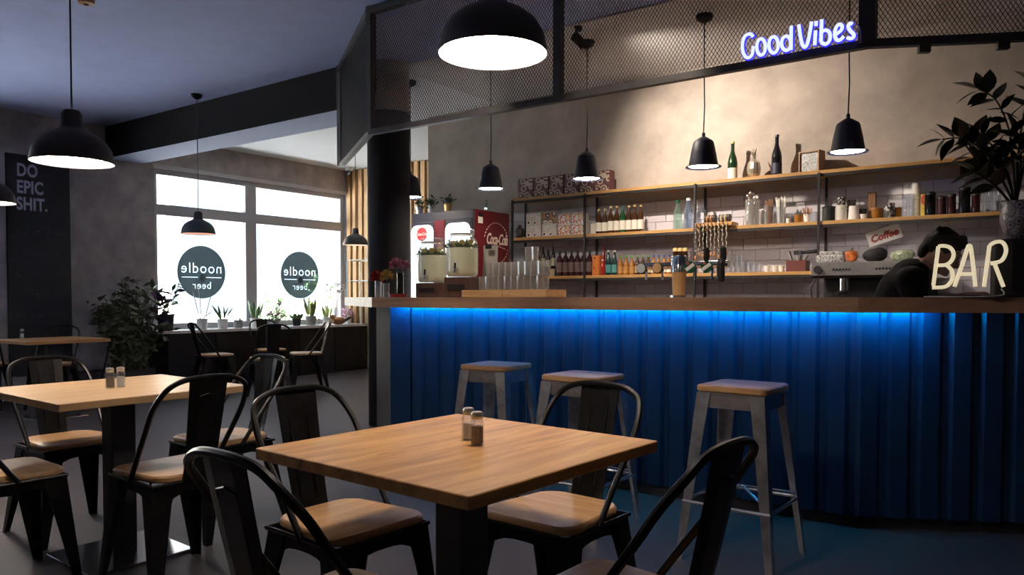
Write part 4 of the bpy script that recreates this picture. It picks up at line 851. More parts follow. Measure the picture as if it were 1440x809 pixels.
# flowers
VASE = glass('vase glass', (.9, .9, .92), .7, base=.15); VDK = mat('dark vase', (.02, .02, .025), .15)
def mum(mb, c, r, n, seed):
    rnd = random.Random(seed)
    for i in range(n):
        z = rnd.uniform(-.45, 1); a = rnd.uniform(0, 6.28); q = math.sqrt(max(0, 1-z*z)); d = Vector((q*math.cos(a), q*math.sin(a), z)); sd = d.orthogonal().normalized(); sd = Matrix.Rotation(rnd.uniform(0, 3), 3, d) @ sd; c_ = Vector(c); w_ = r*.11
        mb.add([c_+d*r*.15-sd*w_*.5, c_+d*r*.15+sd*w_*.5, c_+d*r*.8+sd*w_, c_+d*r*1.05, c_+d*r*.8-sd*w_], [(0, 1, 2, 3, 4)])
    return mb
for (px, y, fpx, fpy, fr, col, vh, lab, vm) in ((532, 4.34, 530, 391, 11, (.42, .02, .03), 23, 'red chrysanthemum in a clear tumbler vase on the bar end', VASE), (543, 4.30, 544, 389, 10.5, (.72, .5, .16), 20, 'yellow chrysanthemum in a clear tumbler vase on the bar end', VASE), (563, 4.42, 557, 373, 10.5, (.62, .26, .33), 34, 'pale pink chrysanthemums in a tall dark vase on the bar end', VDK)):
    p, s = wt_at(px, y); o = thing('flower_vase', lab, 'flowers', p); h_ = vh*s; r = .028
    MB().lathe([(r*.85, 0), (r, .006), (r*.9, h_*.6), (r*1.0, h_), (r*.9, h_), (r*.8, .01)], (0, 0, 0), 14).build('vase', vm, o, smooth=True)
    heads = [(fpx, fpy, fr)]+([(569, 374, 8)] if vm is VDK else [])
    for (hx, hy, hr) in heads:
        q = onY(hx, hy, y)-p; MB().tube([(0, 0, .02), (q.x*.4, q.y, q.z*.6), (q.x, q.y, q.z)], .0035, 6).build('stem', LEAF, o)
        mum(MB(), q, hr*s, 170, int(hx)).build('flower_head', mat('petal %s' % lab[:6], col, .6, var=.25, scale=30), o, stuff=True)
p, s = wt_at(561, 4.28); o = thing('red_tray', 'shallow red tray beneath the pink flowers', 'tray', p); MB().lathe([(.06, 0), (.072, .028), (.068, .028), (.055, .006)], (0, 0, 0), 24).build('dish', mat('red lacquer', (.35, .02, .025), .3), o)
# beer tower: timber column, chrome head, side rail with badges
p, s = wt_at(954.5, 4.3); o = thing('beer_tower', 'chrome beer tap tower with tapered wooden column and round badges', 'beer tap', p)
MB().lathe([(.036, 0), (.037, .02), (.04, .10), (.045, .152)], (0, 0, 0), 20).build('column', wood('tap wood', (.48, .26, .1), (.66, .42, .2), .4, 2, 4, knots=False), o, smooth=True)
MB().lathe([(.047, .152), (.047, .24), (.042, .25), (.01, .252)], (0, 0, 0), 24).build('chrome_head', CHROME, o, smooth=True); MB().lathe([(.05, 0), (.05, .012)], (0, 0, 0), 20).build('flange', CHROME, o)
xa, xb = onY(903, 376, 4.34).x-p.x, onY(1024, 376, 4.34).x-p.x
MB().tube([(xa, .05, .195), (xb, .05, .195)], .022, 12).build('rail', CHROME, o, smooth=True)
BADG = mat('badge green', (.01, .09, .05), .3); 
for (px, c1_, nm) in ((907.5, mat('badge pale', (.6, .66, .68), .3), 'pale'), (930, mat('badge wood', (.66, .42, .22), .4), 'wood'), (976, BADG, 'green'), (999, BADG, 'green')):
    x = onY(px, 378, 4.31).x-p.x; z = .178; M_ = Matrix.Rotation(PI/2, 3, 'X')
    MB().tube([(x, .03, .19), (x, -.03, .17)], .011, 8).build('faucet', CHROME, o); MB().tube([(x+.02, -.01, .17), (x+.02, -.02, .105)], .007, 8).build('spout', CHROME, o)
    b_ = MB().lathe([(.034, -.006), (.034, .006)], (x, -.045, z), 24, M=M_).build('badge', BLACKM if nm != 'green' else c1_, o)
    if nm == 'green': MB().box((x, -.053, z), (.058, .003, .02), M=Matrix.Rotation(-.6, 3, 'Y')).build('badge_band', WHITE, b_); MB().box((x-.012, -.0535, z+.02), (.016, .002, .012)).build('badge_mark', TXR, b_)
    else: MB().lathe([(.0285, -.003), (.0285, .003)], (x, -.052, z), 24, M=M_).build('badge_face', c1_, b_)
for px in (994.5, 1018): x = onY(px, 360, 4.34).x-p.x; MB().lathe([(.011, .21), (.019, .235), (.018, .285), (.012, .295)], (x, .03, 0), 12).build('tap_handle', BLACKM, o); 
x = onY(1017, 376, 4.34).x-p.x; MB().lathe([(.02, .09), (.024, .11), (.024, .2), (.014, .225)], (x, 0, 0), 12).build('tap_body', BLACK, o)
# espresso machine on the back counter
xa, xb = onY(1140, 380, 6.0).x, onY(1297, 380, 6.0).x; W_ = xb-xa; em = thing('espresso_machine', 'wide black and steel espresso machine with two groups', 'coffee machine', ((xa+xb)/2, 6.0, .92))
BRSH = mat('brushed steel', (.55, .55, .56), .28, .9, var=.12, scale=40)
MB().bev((0, .25, .10), (W_*.96, .48, .16), .02).build('base', BLACK, em); MB().bev((0, .36, .26), (W_*.9, .26, .22), .02).build('back_body', BLACK, em)
MB().mm((-W_/2, .03, .375), (W_/2, .5, .39)).build('under_tray', BLACK, em); hd = MB().bev((0, .26, .44), (W_, .5, .098), .008).build('head_panel', BRSH, em)
MB().mm((-W_*.36, -.0, .18), (W_*.36, .2, .20)).build('drip_tray', BRSH, em)
for x in (-W_*.21, W_*.18):
    for k in range(6): MB().lathe([(.008, -.003), (.008, .003)], (x-.055+.022*k, .006, .435), 10, M=Matrix.Rotation(PI/2, 3, 'X')).build('button', BLACKM, hd)
    g = MB().lathe([(.036, .28), (.036, .37)], (x, .12, 0), 18).build('group_head', CHROME, em); MB().tube([(x, .1, .27), (x-.02, -.06, .25)], [.012, .017], 8).build('portafilter_handle', BLACKM, g); MB().lathe([(.034, .25), (.036, .285)], (x, .12, 0), 18).build('portafilter_basket', CHROME, g)
MB().lathe([(.026, -.014), (.03, .012)], (-W_*.43, .0, .435), 16, M=Matrix.Rotation(PI/2, 3, 'X')).build('steam_knob', BLACKM, em)
MB().tube([(-W_*.46, .05, .39), (-W_*.5, .0, .3), (-W_*.47, -.02, .16)], .007, 8).build('steam_wand', CHROME, em)
for k in range(4): MB().box((-W_*.45+k*W_*.3, .25, .0125), (.04, .3, .022)).build('foot', BLACKM, em)
# stuff on the machine
zt = .92+.49
def on_machine(px, y): return Vector((onY(px, 366, y).x, y, zt))
p = on_machine(1197, 6.12); o = thing('pepper', 'red and yellow bell pepper lying on the espresso machine', 'pepper', p); MB().lathe([(.012, .0), (.04, .02), (.048, .05), (.042, .08), (.015, .09)], (0, 0, 0), 10).build('fruit', mat('pepper skin', (.45, .12, .03), .3, var=.8, scale=14), o, smooth=True); MB().tube([(0, 0, .085), (.01, 0, .11)], .006, 6).build('stalk', LEAF2, o)
p = on_machine(1168, 6.15); o = thing('checked_cloth', 'folded black and white checked cloth on the espresso machine', 'cloth', p, .15); MB().bev((0, 0, .03), (.20, .16, .06), .03).bev((.01, 0, .07), (.17, .14, .03), .014).build('cloth', foodprint('check print', [(.55, .55, .55), (.04, .04, .04), (.4, .4, .4)], 75), o)
p = on_machine(1230, 6.18); o = thing('dark_cloth_bag', 'dark slumped cloth bag on the espresso machine', 'bag', p); MB().ell((0, 0, .05), (.085, .085, .052), 14, 8).ell((.03, .01, .065), (.055, .06, .045), 12, 8).build('bag', BLACKM, o, smooth=True)
p = on_machine(1269, 6.15); o = thing('bottle_bundle', 'green bundle wrapped in clear film lying on the espresso machine', 'packet', p); MB().lathe([(.015, -.08), (.038, -.06), (.042, .0), (.034, .06), (.012, .08)], (0, 0, .043), 12, M=Matrix.Rotation(1.45, 3, 'Y')).build('packet', mat('green film', (.28, .33, .22), .15, var=.6, scale=25), o, smooth=True)
# dark till unit, marbled vase with plant
pR = onY(1415, 418, 4.72); o = thing('till_unit', 'tall black till unit at the end of the bar', 'till', (pR.x+.11, 4.74, ZW), math.radians(8)); MB().bev((0, .05, .15), (.34, .24, .30), .012).build('housing', BLACKM, o); MB().mm((-.15, -.078, .03), (.15, -.07, .28)).build('screen', mat('dark glass screen', (.012, .012, .014), .08), o)
pv = onY(1432, 333, 4.78); vb = Vector((pv.x, 4.78, ZW+.3)); o = thing('potted_zz_plant', 'dark glossy leaved plant in a marbled vase on the till unit', 'plant', vb)
MARB = foodprint('marbled glaze', [(.06, .05, .07), (.3, .26, .3), (.12, .1, .13), (.36, .32, .36)], 26, .3)
MB().lathe([(.045, 0), (.06, .02), (.082, .09), (.085, .13), (.075, .18), (.08, .2), (.07, .2), (.06, .16)], (0, 0, 0), 22).build('vase', MARB, o, smooth=True)
ZZL = mat('zz leaf', (.014, .02, .014), .35, var=.4, scale=9)
def leaf_mesh(L, W, bend=.15, segs=4, name='leaf', m=None):
    vs = [(0, 0, 0)]; fs = []
    for i in range(1, segs):
        f = i/segs; w_ = W*math.sin(PI*f**.8)*.5; vs += [(L*f, w_, -bend*L*f*f+.1*w_), (L*f, 0, -bend*L*f*f-.0), (L*f, -w_, -bend*L*f*f+.1*w_)]
    vs.append((L, 0, -bend*L)); fs = [(0, 2, 1), (0, 3, 2)]
    for i in range(segs-2): b = 1+3*i; fs += [(b, b+1, b+4, b+3), (b+1, b+2, b+5, b+4)]
    b = 1+3*(segs-2); e = len(vs)-1; fs += [(b, b+1, e), (b+1, b+2, e)]
    me = bpy.data.meshes.new(name); me.from_pydata(vs, [], fs); me.update(); me.materials.append(m); return me
zl = leaf_mesh(.115, .078, .2, 5, 'leaf', ZZL)
def put_leaf(me, par, loc, d, roll, sc=1):
    q = bpy.data.objects.new('leaf', me); COL.objects.link(q); q.parent = par; q.location = loc; d = Vector(d).normalized()
    q.rotation_mode = 'QUATERNION'; q.rotation_quaternion = d.to_track_quat('X', 'Z') @ Matrix.Rotation(roll, 3, 'X').to_quaternion(); q.scale = (sc, sc, sc); return q
def Pz(px, py, y=4.78): return onY(px, py, y)-vb
stems = [[(1428, 285), (1424, 225), (1418, 180), (1400, 140), (1375, 125)], [(1425, 285), (1405, 245), (1385, 215), (1355, 195), (1325, 196)], [(1428, 285), (1412, 235), (1395, 205), (1375, 185)], [(1424, 290), (1400, 262), (1370, 240)], [(1430, 285), (1432, 220), (1440, 160), (1455, 120)], [(1430, 280), (1445, 220), (1470, 190)], [(1428, 284), (1436, 230), (1430, 190)], [(1426, 286), (1415, 240), (1390, 225), (1370, 222)]]
rnd = random.Random(5)
for si, stp in enumerate(stems):
    yy = 4.78+(-.06, .02, .08, -.1, .1, .05, -.02, .14)[si]
    pts = smooth_path([Pz(px, py, 4.78+(yy-4.78)*i/(len(stp)-1)) for i, (px, py) in enumerate(stp)], 5)
    MB().tube(pts, [.008*(1-.6*i/len(pts)) for i in range(len(pts))], 6).build('stalk', ZZL, o)
    for i in range(5, len(pts), 2):
        t = (pts[min(i+1, len(pts)-1)]-pts[i-1]).normalized(); sd = t.cross(Vector((0, 1, .2))).normalized()
        for s_ in (-1, 1): put_leaf(zl, o, pts[i], t*.7+sd*s_*.9+Vector((0, rnd.uniform(-.4, .4), 0)), rnd.uniform(-.5, .5), rnd.uniform(.8, 1.25))
    put_leaf(zl, o, pts[-1], pts[-1]-pts[-3], 0, 1.1)
# BAR letters on a clear plate
YN = 4.12; NEONC = mat('cream tube with added glow', (.75, .66, .46), .45, emit=(1, .86, .58), es=.6)  # unlit tubes, brightened by a weak added glow
p0, p1 = onY(1306, 415, YN), onY(1424, 415, YN+.06); o = thing('bar_sign', 'cream neon tube sign reading BAR on a clear plate', 'sign', ((p0.x+p1.x)/2, YN, ZW), math.atan2(.06, p1.x-p0.x))
MB().mm((-(p1.x-p0.x)/2, .008, .0), ((p1.x-p0.x)/2, .014, .30)).build('clear_plate', glass('acrylic', (.97, .97, .97), .3, base=.02), o); MB().mm((-(p1.x-p0.x)/2, -.02, .0), ((p1.x-p0.x)/2, .04, .012)).build('foot', BLACKM, o)
def bpt(q): r = onY(1220+q[0]/5.777, 310+q[1]/5.777, YN); return (r.x-o.location.x, -.004+(0), r.z-ZW+.012)
for nm, sts in (('letter_b', [[(575, 235), (556, 390), (535, 550)], [(575, 235), (620, 230), (670, 245), (698, 290), (685, 345), (640, 382), (575, 388)], [(640, 384), (680, 425), (690, 480), (670, 530), (625, 562), (525, 568)]]), ('letter_a', [[(705, 560), (765, 390), (812, 245), (826, 228), (838, 245), (858, 400), (875, 560)], [(755, 458), (855, 458)]]), ('letter_r', [[(990, 225), (968, 390), (945, 560)], [(990, 225), (1035, 198), (1090, 195), (1122, 235), (1122, 290), (1085, 350), (1000, 372)], [(1030, 368), (1065, 460), (1105, 562)]])):
    mb = MB()
    for st_ in sts: mb.tube(smooth_path([bpt(q) for q in st_], 5), .0085, 8)
    mb.build(nm, NEONC, o, smooth=True)
q0 = onY(1300, 419, YN-.06); q1 = onY(1408, 410, YN); o2_ = tag(MB().tube(smooth_path([(q0.x, YN-.08, ZW+.004), (q0.x+.1, YN-.10, ZW+.004), (q0.x+.22, YN-.09, ZW+.005), (q0.x+.31, YN-.03, ZW+.012), (q1.x, YN-.012, ZW+.04)], 5), .003, 6).build('white_cable', WHITE), 'thin white cable lying on the worktop below the BAR sign', 'cable')
# GOOD VIBES neon on the mesh screen
YV = YC-.035; o = thing('neon_sign', 'blue white neon lettering reading Good Vibes on the mesh screen', 'sign', (0, YV, 0))
NW = emis('neon core', (.62, .68, 1), 1.35); NB = emis('neon blue jacket', (.03, .03, .85), 1.6)
def vpt(q, dy): r = onY(1020+q[0]/6.857, 10+q[1]/6.857, YV); return (r.x, dy, r.z)
def oval(cx, cy, rx, ry, tilt=0): return [(cx+rx*math.cos(a)-tilt*ry*math.sin(a), cy+ry*math.sin(a)) for a in [2*PI*k/12 for k in range(13)]]
for nm, sts in (('letter_g', [[(275, 292), (255, 268), (225, 268), (195, 290), (176, 340), (172, 400), (184, 455), (210, 490), (240, 490), (265, 465), (272, 430), (277, 385)]]), ('letter_o', [oval(352, 390, 42, 78)]), ('letter_o', [oval(472, 370, 45, 78)]), ('letter_d', [oval(594, 355, 45, 68), [(642, 190), (640, 420)]]),
                ('letter_v', [[(715, 178), (732, 300), (752, 372), (775, 392), (797, 360), (818, 270), (838, 150)]]), ('letter_i', [[(876, 235), (868, 372)], [(882, 145), (880, 188)]]), ('letter_b', [[(935, 128), (928, 340)], [(930, 250), (975, 228), (1012, 258), (1012, 325), (972, 364), (930, 345)]]), ('letter_e', [[(1062, 275), (1118, 235), (1132, 195), (1108, 172), (1075, 200), (1060, 265), (1075, 318), (1110, 325), (1148, 288)]]), ('letter_s', [[(1232, 172), (1207, 163), (1190, 195), (1212, 238), (1242, 268), (1240, 298), (1210, 310), (1180, 300)]])):
    j, c_ = MB(), MB()
    for st_ in sts: pa = smooth_path([vpt(q, 0) for q in st_], 3); j.tube(pa, .0125, 8); c_.tube([(x, y-.012, z) for x, y, z in pa], .0085, 8)
    jj = j.build(nm, NB, o, smooth=True); c_.build('tube_core', NW, jj, smooth=True)
MB().tube(smooth_path([vpt(q, -.014) for q in ((1240, 165), (1290, 190), (1310, 260), (1312, 350))], 4), .0025, 6).build('lead_wire', mat('blue white wire', (.4, .4, .7), .5), o)
# ================================================================ BARISTA
def remesh(name, mb, m, parent, vox=.012, it=4):
    ob = mb.build(name, m, parent); r = ob.modifiers.new('r', 'REMESH'); r.mode = 'VOXEL'; r.voxel_size = vox; r.use_smooth_shade = True
    s_ = ob.modifiers.new('s', 'SMOOTH'); s_.iterations = it; s_.factor = .5
    bpy.context.view_layer.update(); me = bpy.data.meshes.new_from_object(ob.evaluated_get(bpy.context.evaluated_depsgraph_get())); ob.modifiers.clear(); ob.data = me; me.materials.clear(); me.materials.append(m); return ob
def cap_tube(mb, pts, rad, n=12):
    mb.tube(pts, rad, n)
    for p_, r_ in zip(pts, rad): mb.ell(p_, (r_, r_, r_), n, 8)
    return mb
SKIN = mat('skin', (.42, .24, .17), .5, var=.06, scale=8); HAIR = mat('dark hair', (.010, .008, .007), .8, var=.4, scale=60, spec=.2); TEE = mat('black shirt', (.008, .0075, .009), .9, spec=.1); JEAN = mat('dark jeans', (.02, .022, .035), .85)
ph = onY(1324, 354, 5.1); pe = thing('person', 'person in a black shirt with short dark hair bending over behind the BAR sign', 'person', (ph.x-.26, 5.1, 0))
# faces +x, stooped: local origin under the hips
hx, hz = .26, ph.z
B = MB()
for s_ in (-1, 1):
    cap_tube(B, [(-.02, s_*.09, .86), (.06, s_*.10, .47), (-.02, s_*.10, .09)], [.085, .06, .042]); cap_tube(B, [(-.03, s_*.10, .05), (.06, s_*.105, .035), (.15, s_*.11, .03)], [.042, .038, .03])
    sh_ = (.13, s_*.18, 1.245); el = (.20, s_*.23, .99) if s_ < 0 else (.22, s_*.22, 1.0); wr = (.385, s_*.13, 1.15) if s_ < 0 else (.40, s_*.10, 1.12)
    cap_tube(B, [(.07, s_*.1, 1.25), sh_], [.055, .058]); cap_tube(B, [sh_, el], [.05, .04]); cap_tube(B, [el, wr], [.04, .028])
    w_ = Vector(wr); dr = Vector((.8, -s_*.35, .25)).normalized(); sdv = Vector((.15, s_*1.0, 0)).normalized(); B.ell(w_+dr*.045, (.045, .038, .02), 12, 8)
    for k in range(4):
        L_ = (.065, .078, .074, .058)[k]; f0 = w_+dr*.08+sdv*(-.027+.018*k); f1 = f0+dr*L_*.5+Vector((0, 0, -.008)); f2 = f1+dr*L_*.35+Vector((.0, 0, -.028)); cap_tube(B, [f0, f1, f2], [.0095, .0085, .0075], 8)
    t0 = w_+dr*.03-sdv*.034; cap_tube(B, [t0, t0+dr*.035-sdv*.016, t0+dr*.065-sdv*.010], [.011, .0095, .008], 8)
cap_tube(B, [(0, 0, .90), (.02, 0, 1.02), (.08, 0, 1.18), (.11, 0, 1.26)], [.125, .12, .125, .10])
cap_tube(B, [(.12, 0, 1.27), (.17, 0, 1.33), (.21, 0, 1.37)], [.062, .054, .052])
tl = math.radians(32); Mh = Matrix.Rotation(tl, 3, 'Y'); hc = Vector((hx, 0, hz))
def H(v): return hc+Mh @ Vector(v)
B.ell(hc, (.098, .077, .112), 18, 12, M=Mh); B.ell(H((.045, 0, -.07)), (.055, .052, .05), 14, 10, M=Mh); B.ell(H((.085, 0, -.1)), (.022, .025, .018), 10, 8, M=Mh)
B.tube([H((.09, 0, .015)), H((.108, 0, -.02)), H((.118, 0, -.035))], [.01, .013, .016], 8); B.ell(H((.113, 0, -.038)), (.014, .019, .012), 10, 8, M=Mh)
for s_ in (-1, 1): B.ell(H((-.005, s_*.078, -.01)), (.022, .008, .032), 10, 8, M=Mh); B.ell(H((.09, s_*.033, .028)), (.014, .026, .008), 10, 6, M=Mh)
B.ell(H((.098, 0, -.066)), (.012, .024, .007), 10, 6, M=Mh)
body_o = remesh('body', B, SKIN, pe, .0075, 3)
for s_ in (-1, 1):
    ey = MB().ell(H((.082, s_*.033, .008)), (.013, .014, .011), 12, 8, M=Mh).build('eye', mat('eye white', (.6, .58, .55), .3), pe, smooth=True); MB().ell(H((.0935, s_*.033, .007)), (.004, .007, .007), 10, 6, M=Mh).build('iris', BEADD, ey)
MB().ell(H((.1065, 0, -.066)), (.007, .024, .008), 12, 6, M=Mh).build('lips', mat('lips', (.35, .14, .11), .5), pe, smooth=True)
hr = MB().ell(H((-.018, 0, .03)), (.105, .088, .10), 18, 12, M=Mh).ell(H((.045, 0, .088)), (.055, .066, .036), 14, 10, M=Mh).ell(H((-.07, 0, -.02)), (.05, .07, .07), 14, 10, M=Mh)
for k in range(26): a = rnd.uniform(-1.4, 1.4); q = Vector((rnd.uniform(-.1, .07), math.sin(a)*.075, .05+.07*math.cos(a))); hr.ell(H(q), (.026, .02, .02), 8, 6, M=Mh)
remesh('hair', hr, HAIR, pe, .009, 2)
T = MB(); cap_tube(T, [(-.005, 0, .86), (.0, 0, .93), (.025, 0, 1.05), (.075, 0, 1.18), (.105, 0, 1.255)], [.16, .16, .156, .16, .13])
for s_ in (-1, 1): cap_tube(T, [(.08, s_*.06, 1.235), (.13, s_*.165, 1.245), (.165, s_*.205, 1.12)], [.098, .088, .072])
remesh('shirt', T, TEE, pe, .012, 4)
Jn = MB(); cap_tube(Jn, [(0, 0, .92), (-.01, 0, .86)], [.135, .14])
for s_ in (-1, 1): cap_tube(Jn, [(-.02, s_*.09, .84), (.06, s_*.10, .47), (-.02, s_*.10, .1)], [.1, .075, .062])
remesh('trousers', Jn, JEAN, pe, .013, 4)
for s_ in (-1, 1): MB().bev((.055, s_*.105, .045), (.29, .105, .09), .045).build('shoe', BLACKM, pe, smooth=True)
# ================================================================ WINDOW SIDE
led_ = thing('window_ledge', 'low cabinet ledge with white top running below the window', 'ledge', (0, 0, 0)); XL = -8.94
GLB = mat('glossy dark panel', (.02, .018, .022), .25, spec=.6)
MB().mm((XW+.002, 5.15, .69), (XL-.03, YF-.05, .725)).build('ledge_top', mat('white laminate', (.82, .82, .82), .4), led_)
for k in range(5): MB().bev(((XW+XL)/2, 5.2+.34+.675*k, .345), (XL-XW-.06, .66, .69), .006).build('cabinet_unit', GLB, led_)
def ledge_at(px, off=.25): p = onX(px, 440, XW+off); return Vector((p.x, p.y, .725))
POTW = mat('white ceramic', (.75, .75, .74), .35); POTG = mat('grey concrete pot', (.32, .32, .31), .8, var=.2, scale=20)
SNK = mat('snake plant leaf', (.05, .12, .035), .45, var=.6, scale=25); SNKY = mat('yellow edged leaf', (.3, .34, .09), .5, var=.5, scale=18); PURP = mat('purple leaf', (.10, .04, .12), .5, var=.4, scale=10); PURF = mat('purple blossom', (.25, .08, .26), .6, var=.4, scale=30)
sn = leaf_mesh(.26, .05, -.05, 5, 'leaf', SNK); sny = leaf_mesh(.24, .05, -.05, 5, 'leaf', SNKY); strap = leaf_mesh(.22, .075, .35, 6, 'leaf', SNK); thin = leaf_mesh(.26, .032, .25, 5, 'leaf', LEAF2); sml = leaf_mesh(.10, .04, .2, 4, 'leaf', LEAF2); pur = leaf_mesh(.09, .05, .2, 4, 'leaf', PURP)
def pot(o, r, h, m, soil=True):
    MB().lathe([(r*.8, 0), (r*.98, h*.9), (r*1.04, h*.92), (r*1.04, h), (r*.9, h), (r*.85, h*.85)], (0, 0, 0), 18).build('pot', m, o, smooth=True); MB().lathe([(r*.86, h*.82), (r*.86, h*.86)], (0, 0, 0), 14).build('soil', SOIL, o)
def upright_plant(px, lab, me, n, potm, r=.065, h=.12, spread=.35, sc=1, off=.25, name='snake_plant', seed=1):
    rn = random.Random(seed); o = thing(name, lab, 'plant', ledge_at(px, off)); pot(o, r, h, potm)
    for k in range(n): a = 6.28*k/n+rn.uniform(-.3, .3); put_leaf(me, o, (r*.45*math.cos(a), r*.45*math.sin(a), h*.85), (spread*math.cos(a), spread*math.sin(a), 1), rn.uniform(-1, 1), sc*rn.uniform(.65, 1.05))
    return o
# leafy purple plant in dark pot, at the ledge end
o = thing('leafy_plant', 'leafy purple green plant in a dark pot at the ledge end', 'plant', ledge_at(233, .35)); pot(o, .105, .21, mat('dark blue pot', (.03, .035, .06), .35))
rn = random.Random(11)
for k in range(7):
    a = k*.9; tip = (.16*math.cos(a), .16*math.sin(a), .42+.18*rn.random()); MB().tube([(0, 0, .17), (tip[0]*.5, tip[1]*.5, .35), tip], .005, 5).build('stem', LEAF, o)
    for j in range(7): f = .35+.65*j/6; put_leaf(pur if j % 3 else sml, o, (tip[0]*f, tip[1]*f, .17+(tip[2]-.17)*f), (rn.uniform(-1, 1), rn.uniform(-1, 1), rn.uniform(-.2, .8)), rn.uniform(-1, 1), rn.uniform(1.0, 1.8))
# orchid without flowers: two broad leaves, canes
o = thing('orchid_plant', 'orchid with two broad strap leaves and bare canes in a white pot', 'plant', ledge_at(284, .3)); pot(o, .075, .14, POTW)
for d_ in ((.3, 1, .55), (-.2, -1, .6), (.7, .4, .9)): put_leaf(strap, o, (0, 0, .13), d_, 0, 1.0)
for (dy, dx) in ((-.1, .0), (-.04, .02), (.12, 0)): MB().tube([(0, dy*.3, .12), (dx, dy, .40), (dx, dy*1.3, .56)], .006, 5).build('cane', BEADD, o)
upright_plant(313, 'slender arching green plant with a pink bud in a white pot', thin, 8, POTW, .075, .13, .45, 1.15, .3, 'arching_plant', 3)
upright_plant(335, 'tiny sprout in a small concrete pot on the ledge', sml, 4, POTG, .065, .11, .5, .9, .3, 'potted_sprout', 4)
upright_plant(360, 'snake plant beside the window mullion in a white pot', sn, 9, POTW, .08, .13, .3, 1.2, .3, seed=5)
o = thing('violet_plant', 'purple flowering plant spilling over its pot on the ledge', 'plant', ledge_at(387, .3)); pot(o, .07, .1, POTG); leafcloud(MB(), (0, 0, .16), (.13, .17, .1), 260, .05, 8).build('blossoms', PURF, o, stuff=True); MB().tube([(0, 0, .1), (.02, .04, .2), (.02, .06, .36)], .006, 5).build('stem', PURP, o); leafcloud(MB(), (.02, .06, .32), (.04, .04, .07), 60, .04, 9).build('blossom_spike', PURF, o, stuff=True)
upright_plant(417, 'small bright green plant in a black and wood pot', sml, 14, BLACKM, .065, .10, .8, 1.5, .3, 'bright_plant', 6)
upright_plant(437, 'large yellow edged snake plant in a grey pot', sny, 11, POTG, .085, .14, .32, 1.35, .3, seed=7)
upright_plant(460, 'yellow edged snake plant in a white pot by the dried grasses', sny, 8, POTW, .075, .12, .3, 1.05, .3, seed=8)
upright_plant(446, 'little succulent in a grey cup between the snake plants', sml, 7, POTG, .04, .08, .6, .6, .12, 'succulent', 12)
o = thing('dried_grass_vase', 'glass vase with dried pale grasses on the ledge', 'vase', ledge_at(472, .16)); MB().lathe([(.045, 0), (.05, .2), (.03, .24), (.035, .26), (.03, .25)], (0, 0, 0), 14).build('vase', VASE, o)
GRS = mat('dried grass', (.42, .38, .36), .8)
for k in range(9): a = k*.75; tp = (.1*math.cos(a), .17*math.sin(a), .52+.05*(k % 3)); MB().tube([(0, 0, .05), (tp[0]*.4, tp[1]*.4, .35), tp], .003, 4).build('stem', GRS, o); leafcloud(MB(), (tp[0], tp[1], tp[2]), (.02, .05, .03), 22, .04, 30+k).build('grass_plume', GRS, o, stuff=True)
o = thing('pink_flower_pot', 'pot of pale pink blossoms near the timber slats', 'flowers', ledge_at(489, .13)); pot(o, .06, .09, POTW); leafcloud(MB(), (0, 0, .17), (.1, .12, .09), 160, .06, 41).build('blossoms', mat('pale pink blossom', (.6, .38, .5), .6), o, stuff=True)
o = thing('wooden_bird', 'carved brown wooden ornament lying at the ledge end', 'ornament', ledge_at(476, .45)); MB().ell((0, 0, .06), (.07, .13, .06), 14, 8).build('body', BEADW, o, smooth=True); MB().ell((0, -.12, .12), (.035, .05, .035), 10, 8).build('head', BEADW, o, smooth=True); MB().prism([(.08, .07), (.24, .12), (.24, .09), (.1, .03)], -.02, .02, 'x').build('tail', BEADD, o)
# white tubular rack in front of the slats
p = onY(498, 430, 8.2); o = thing('white_rack', 'white tubular rack standing on the ledge before the timber slats', 'rack', (p.x+.05, 8.38, .726))
for x in (-.24, .24):
    for y in (-.14, .14): MB().tube([(x, y, 0), (x, y, 1.0)], .011, 6).build('post', WHITE, o)
for z in (.32, .68, 1.0): MB().tube([(-.24, -.14, z), (.24, -.14, z), (.24, .14, z), (-.24, .14, z)], .009, 6, closed=True).build('rail', WHITE, o)
# security camera
p = onY(491, 243, 8.4); o = thing('security_camera', 'small white dome camera under the ceiling beside the slats', 'camera', (p.x, 8.4, ZC-.012)); MB().lathe([(.05, -.06), (.06, -.03), (.06, 0)], (0, 0, 0), 18).build('mount', WHITE, o); MB().ell((0, 0, -.08), (.05, .05, .05), 14, 8).build('lens_dome', mat('dark dome', (.05, .05, .06), .1), o, smooth=True)
# chalkboard with lettering
q0, q1 = onX(8, 300, XW), onX(97, 300, XW); zt_ = onX(9, 215, XW).z; cy = (q0.y+q1.y)/2; wy = q1.y-q0.y
o = thing('chalkboard', 'tall black chalkboard lettered DO EPIC SHIT with faint chalk menu', 'chalkboard', (XW+.016, cy, .26)); Hh = zt_-.26
MB().mm((-.012, -wy/2, 0), (.012, wy/2, Hh)).build('board', mat('chalkboard black', (.016, .015, .018), .75, var=.3, scale=5), o)
CHK = mat('chalk lettering', (.42, .41, .5), .9); CHF = mat('faint chalk', (.10, .095, .10), .9)
for s, py in (('DO', 241), ('EPIC', 264.5), ('SHIT.', 288)):
    z = onX(35, py, XW).z-.26; yl = onX(21.5, py, XW).y-cy
    text_obj('lettering', s, CHK, o, (.0145, yl, z), (PI/2, 0, PI/2), size=.195, extrude=.001, offset=.006, sx=.70, align='LEFT', spacing=1.05)
rn = random.Random(4)
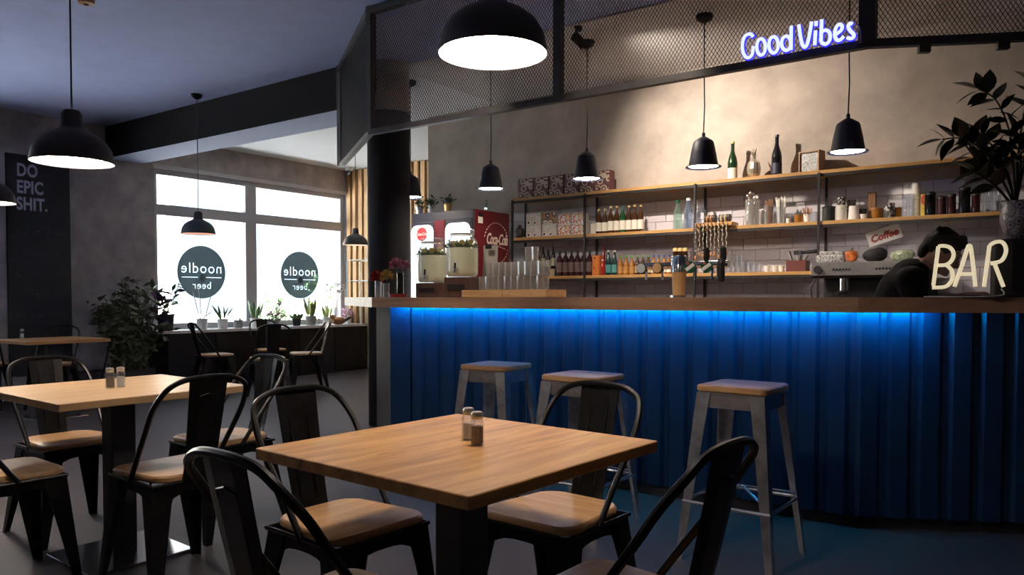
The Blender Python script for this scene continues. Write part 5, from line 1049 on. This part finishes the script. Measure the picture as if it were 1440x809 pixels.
for r_ in range(6):
    z = 1.62-.235*r_; mb = MB(); y = -wy/2+.07
    while y < wy/2-.08:
        L = rn.uniform(.03, .09); pts = [(.0135, y+L*k/6, z+rn.uniform(-.03, .03)) for k in range(7)]; mb.tube(pts, .0025, 4); y += L+rn.uniform(.02, .06)
    mb.build('chalk_scribble', CHF, o, stuff=True)
# smoke detector on ceiling
p = onZ(121, -4, ZC); o = thing('smoke_detector', 'dark round smoke detector on the blue ceiling', 'detector', (p.x, p.y, ZC)); MB().lathe([(.02, -.05), (.05, -.045), (.055, -.015), (.06, 0)], (0, 0, 0), 18).build('housing', BEADW, o); MB().lathe([(.012, -.055), (.02, -.05)], (0, 0, 0), 10).build('sensor', BLACKM, o)
# floor plants in a long planter against the wall
pl = thing('planter_trough', 'long low dark planter trough against the plaster wall', 'planter', (XW+.2, 4.74, 0)); MB().bev((0, -.22, .135), (.34, 1.2, .27), .01).build('trough', mat('dark trough', (.05, .05, .065), .5), pl); MB().mm((-.15, -.8, .265), (.15, .36, .272)).build('soil', SOIL, pl)
fo = thing('floor_plant', 'large branching leafy plant growing beside the plaster wall', 'plant', (XW+.42, 4.78, .272)); LFD = mat('olive leaf', (.075, .085, .04), .5, var=.5, scale=5); STM = mat('plant cane', (.07, .05, .03), .7)  # leaves in one olive tone, varied at random
rn = random.Random(9); fol = MB()
for k in range(15):
    ty = rn.uniform(-.34, .40); th = rn.uniform(.6, 1.12)-abs(ty)*.35; tx = rn.uniform(-.2, .25); pts = smooth_path([(rn.uniform(-.06, .06), rn.uniform(-.25, .25), 0), (tx*.3, ty*.45, th*.45), (tx, ty, th)], 6)
    MB().tube(pts, [.012*(1-.7*i/len(pts)) for i in range(len(pts))], 5).build('cane', STM, fo)
    for i in range(3, len(pts)):
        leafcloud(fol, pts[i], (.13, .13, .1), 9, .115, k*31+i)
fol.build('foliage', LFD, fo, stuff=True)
pd = thing('leaning_poles', 'two dark poles of a folded stand leaning by the floor plant', 'stand', (XW+.55, 4.42, 0))
for (y0, y1) in ((-.12, .2), (.1, .26)): MB().tube([(.05, y0, .0), (-.15, y1, .95)], .013, 6).build('pole', BLACKM, pd)
MB().tube([(.05, -.12, .03), (.05, .1, .03)], .01, 6).build('foot_bar', BLACKM, pd)
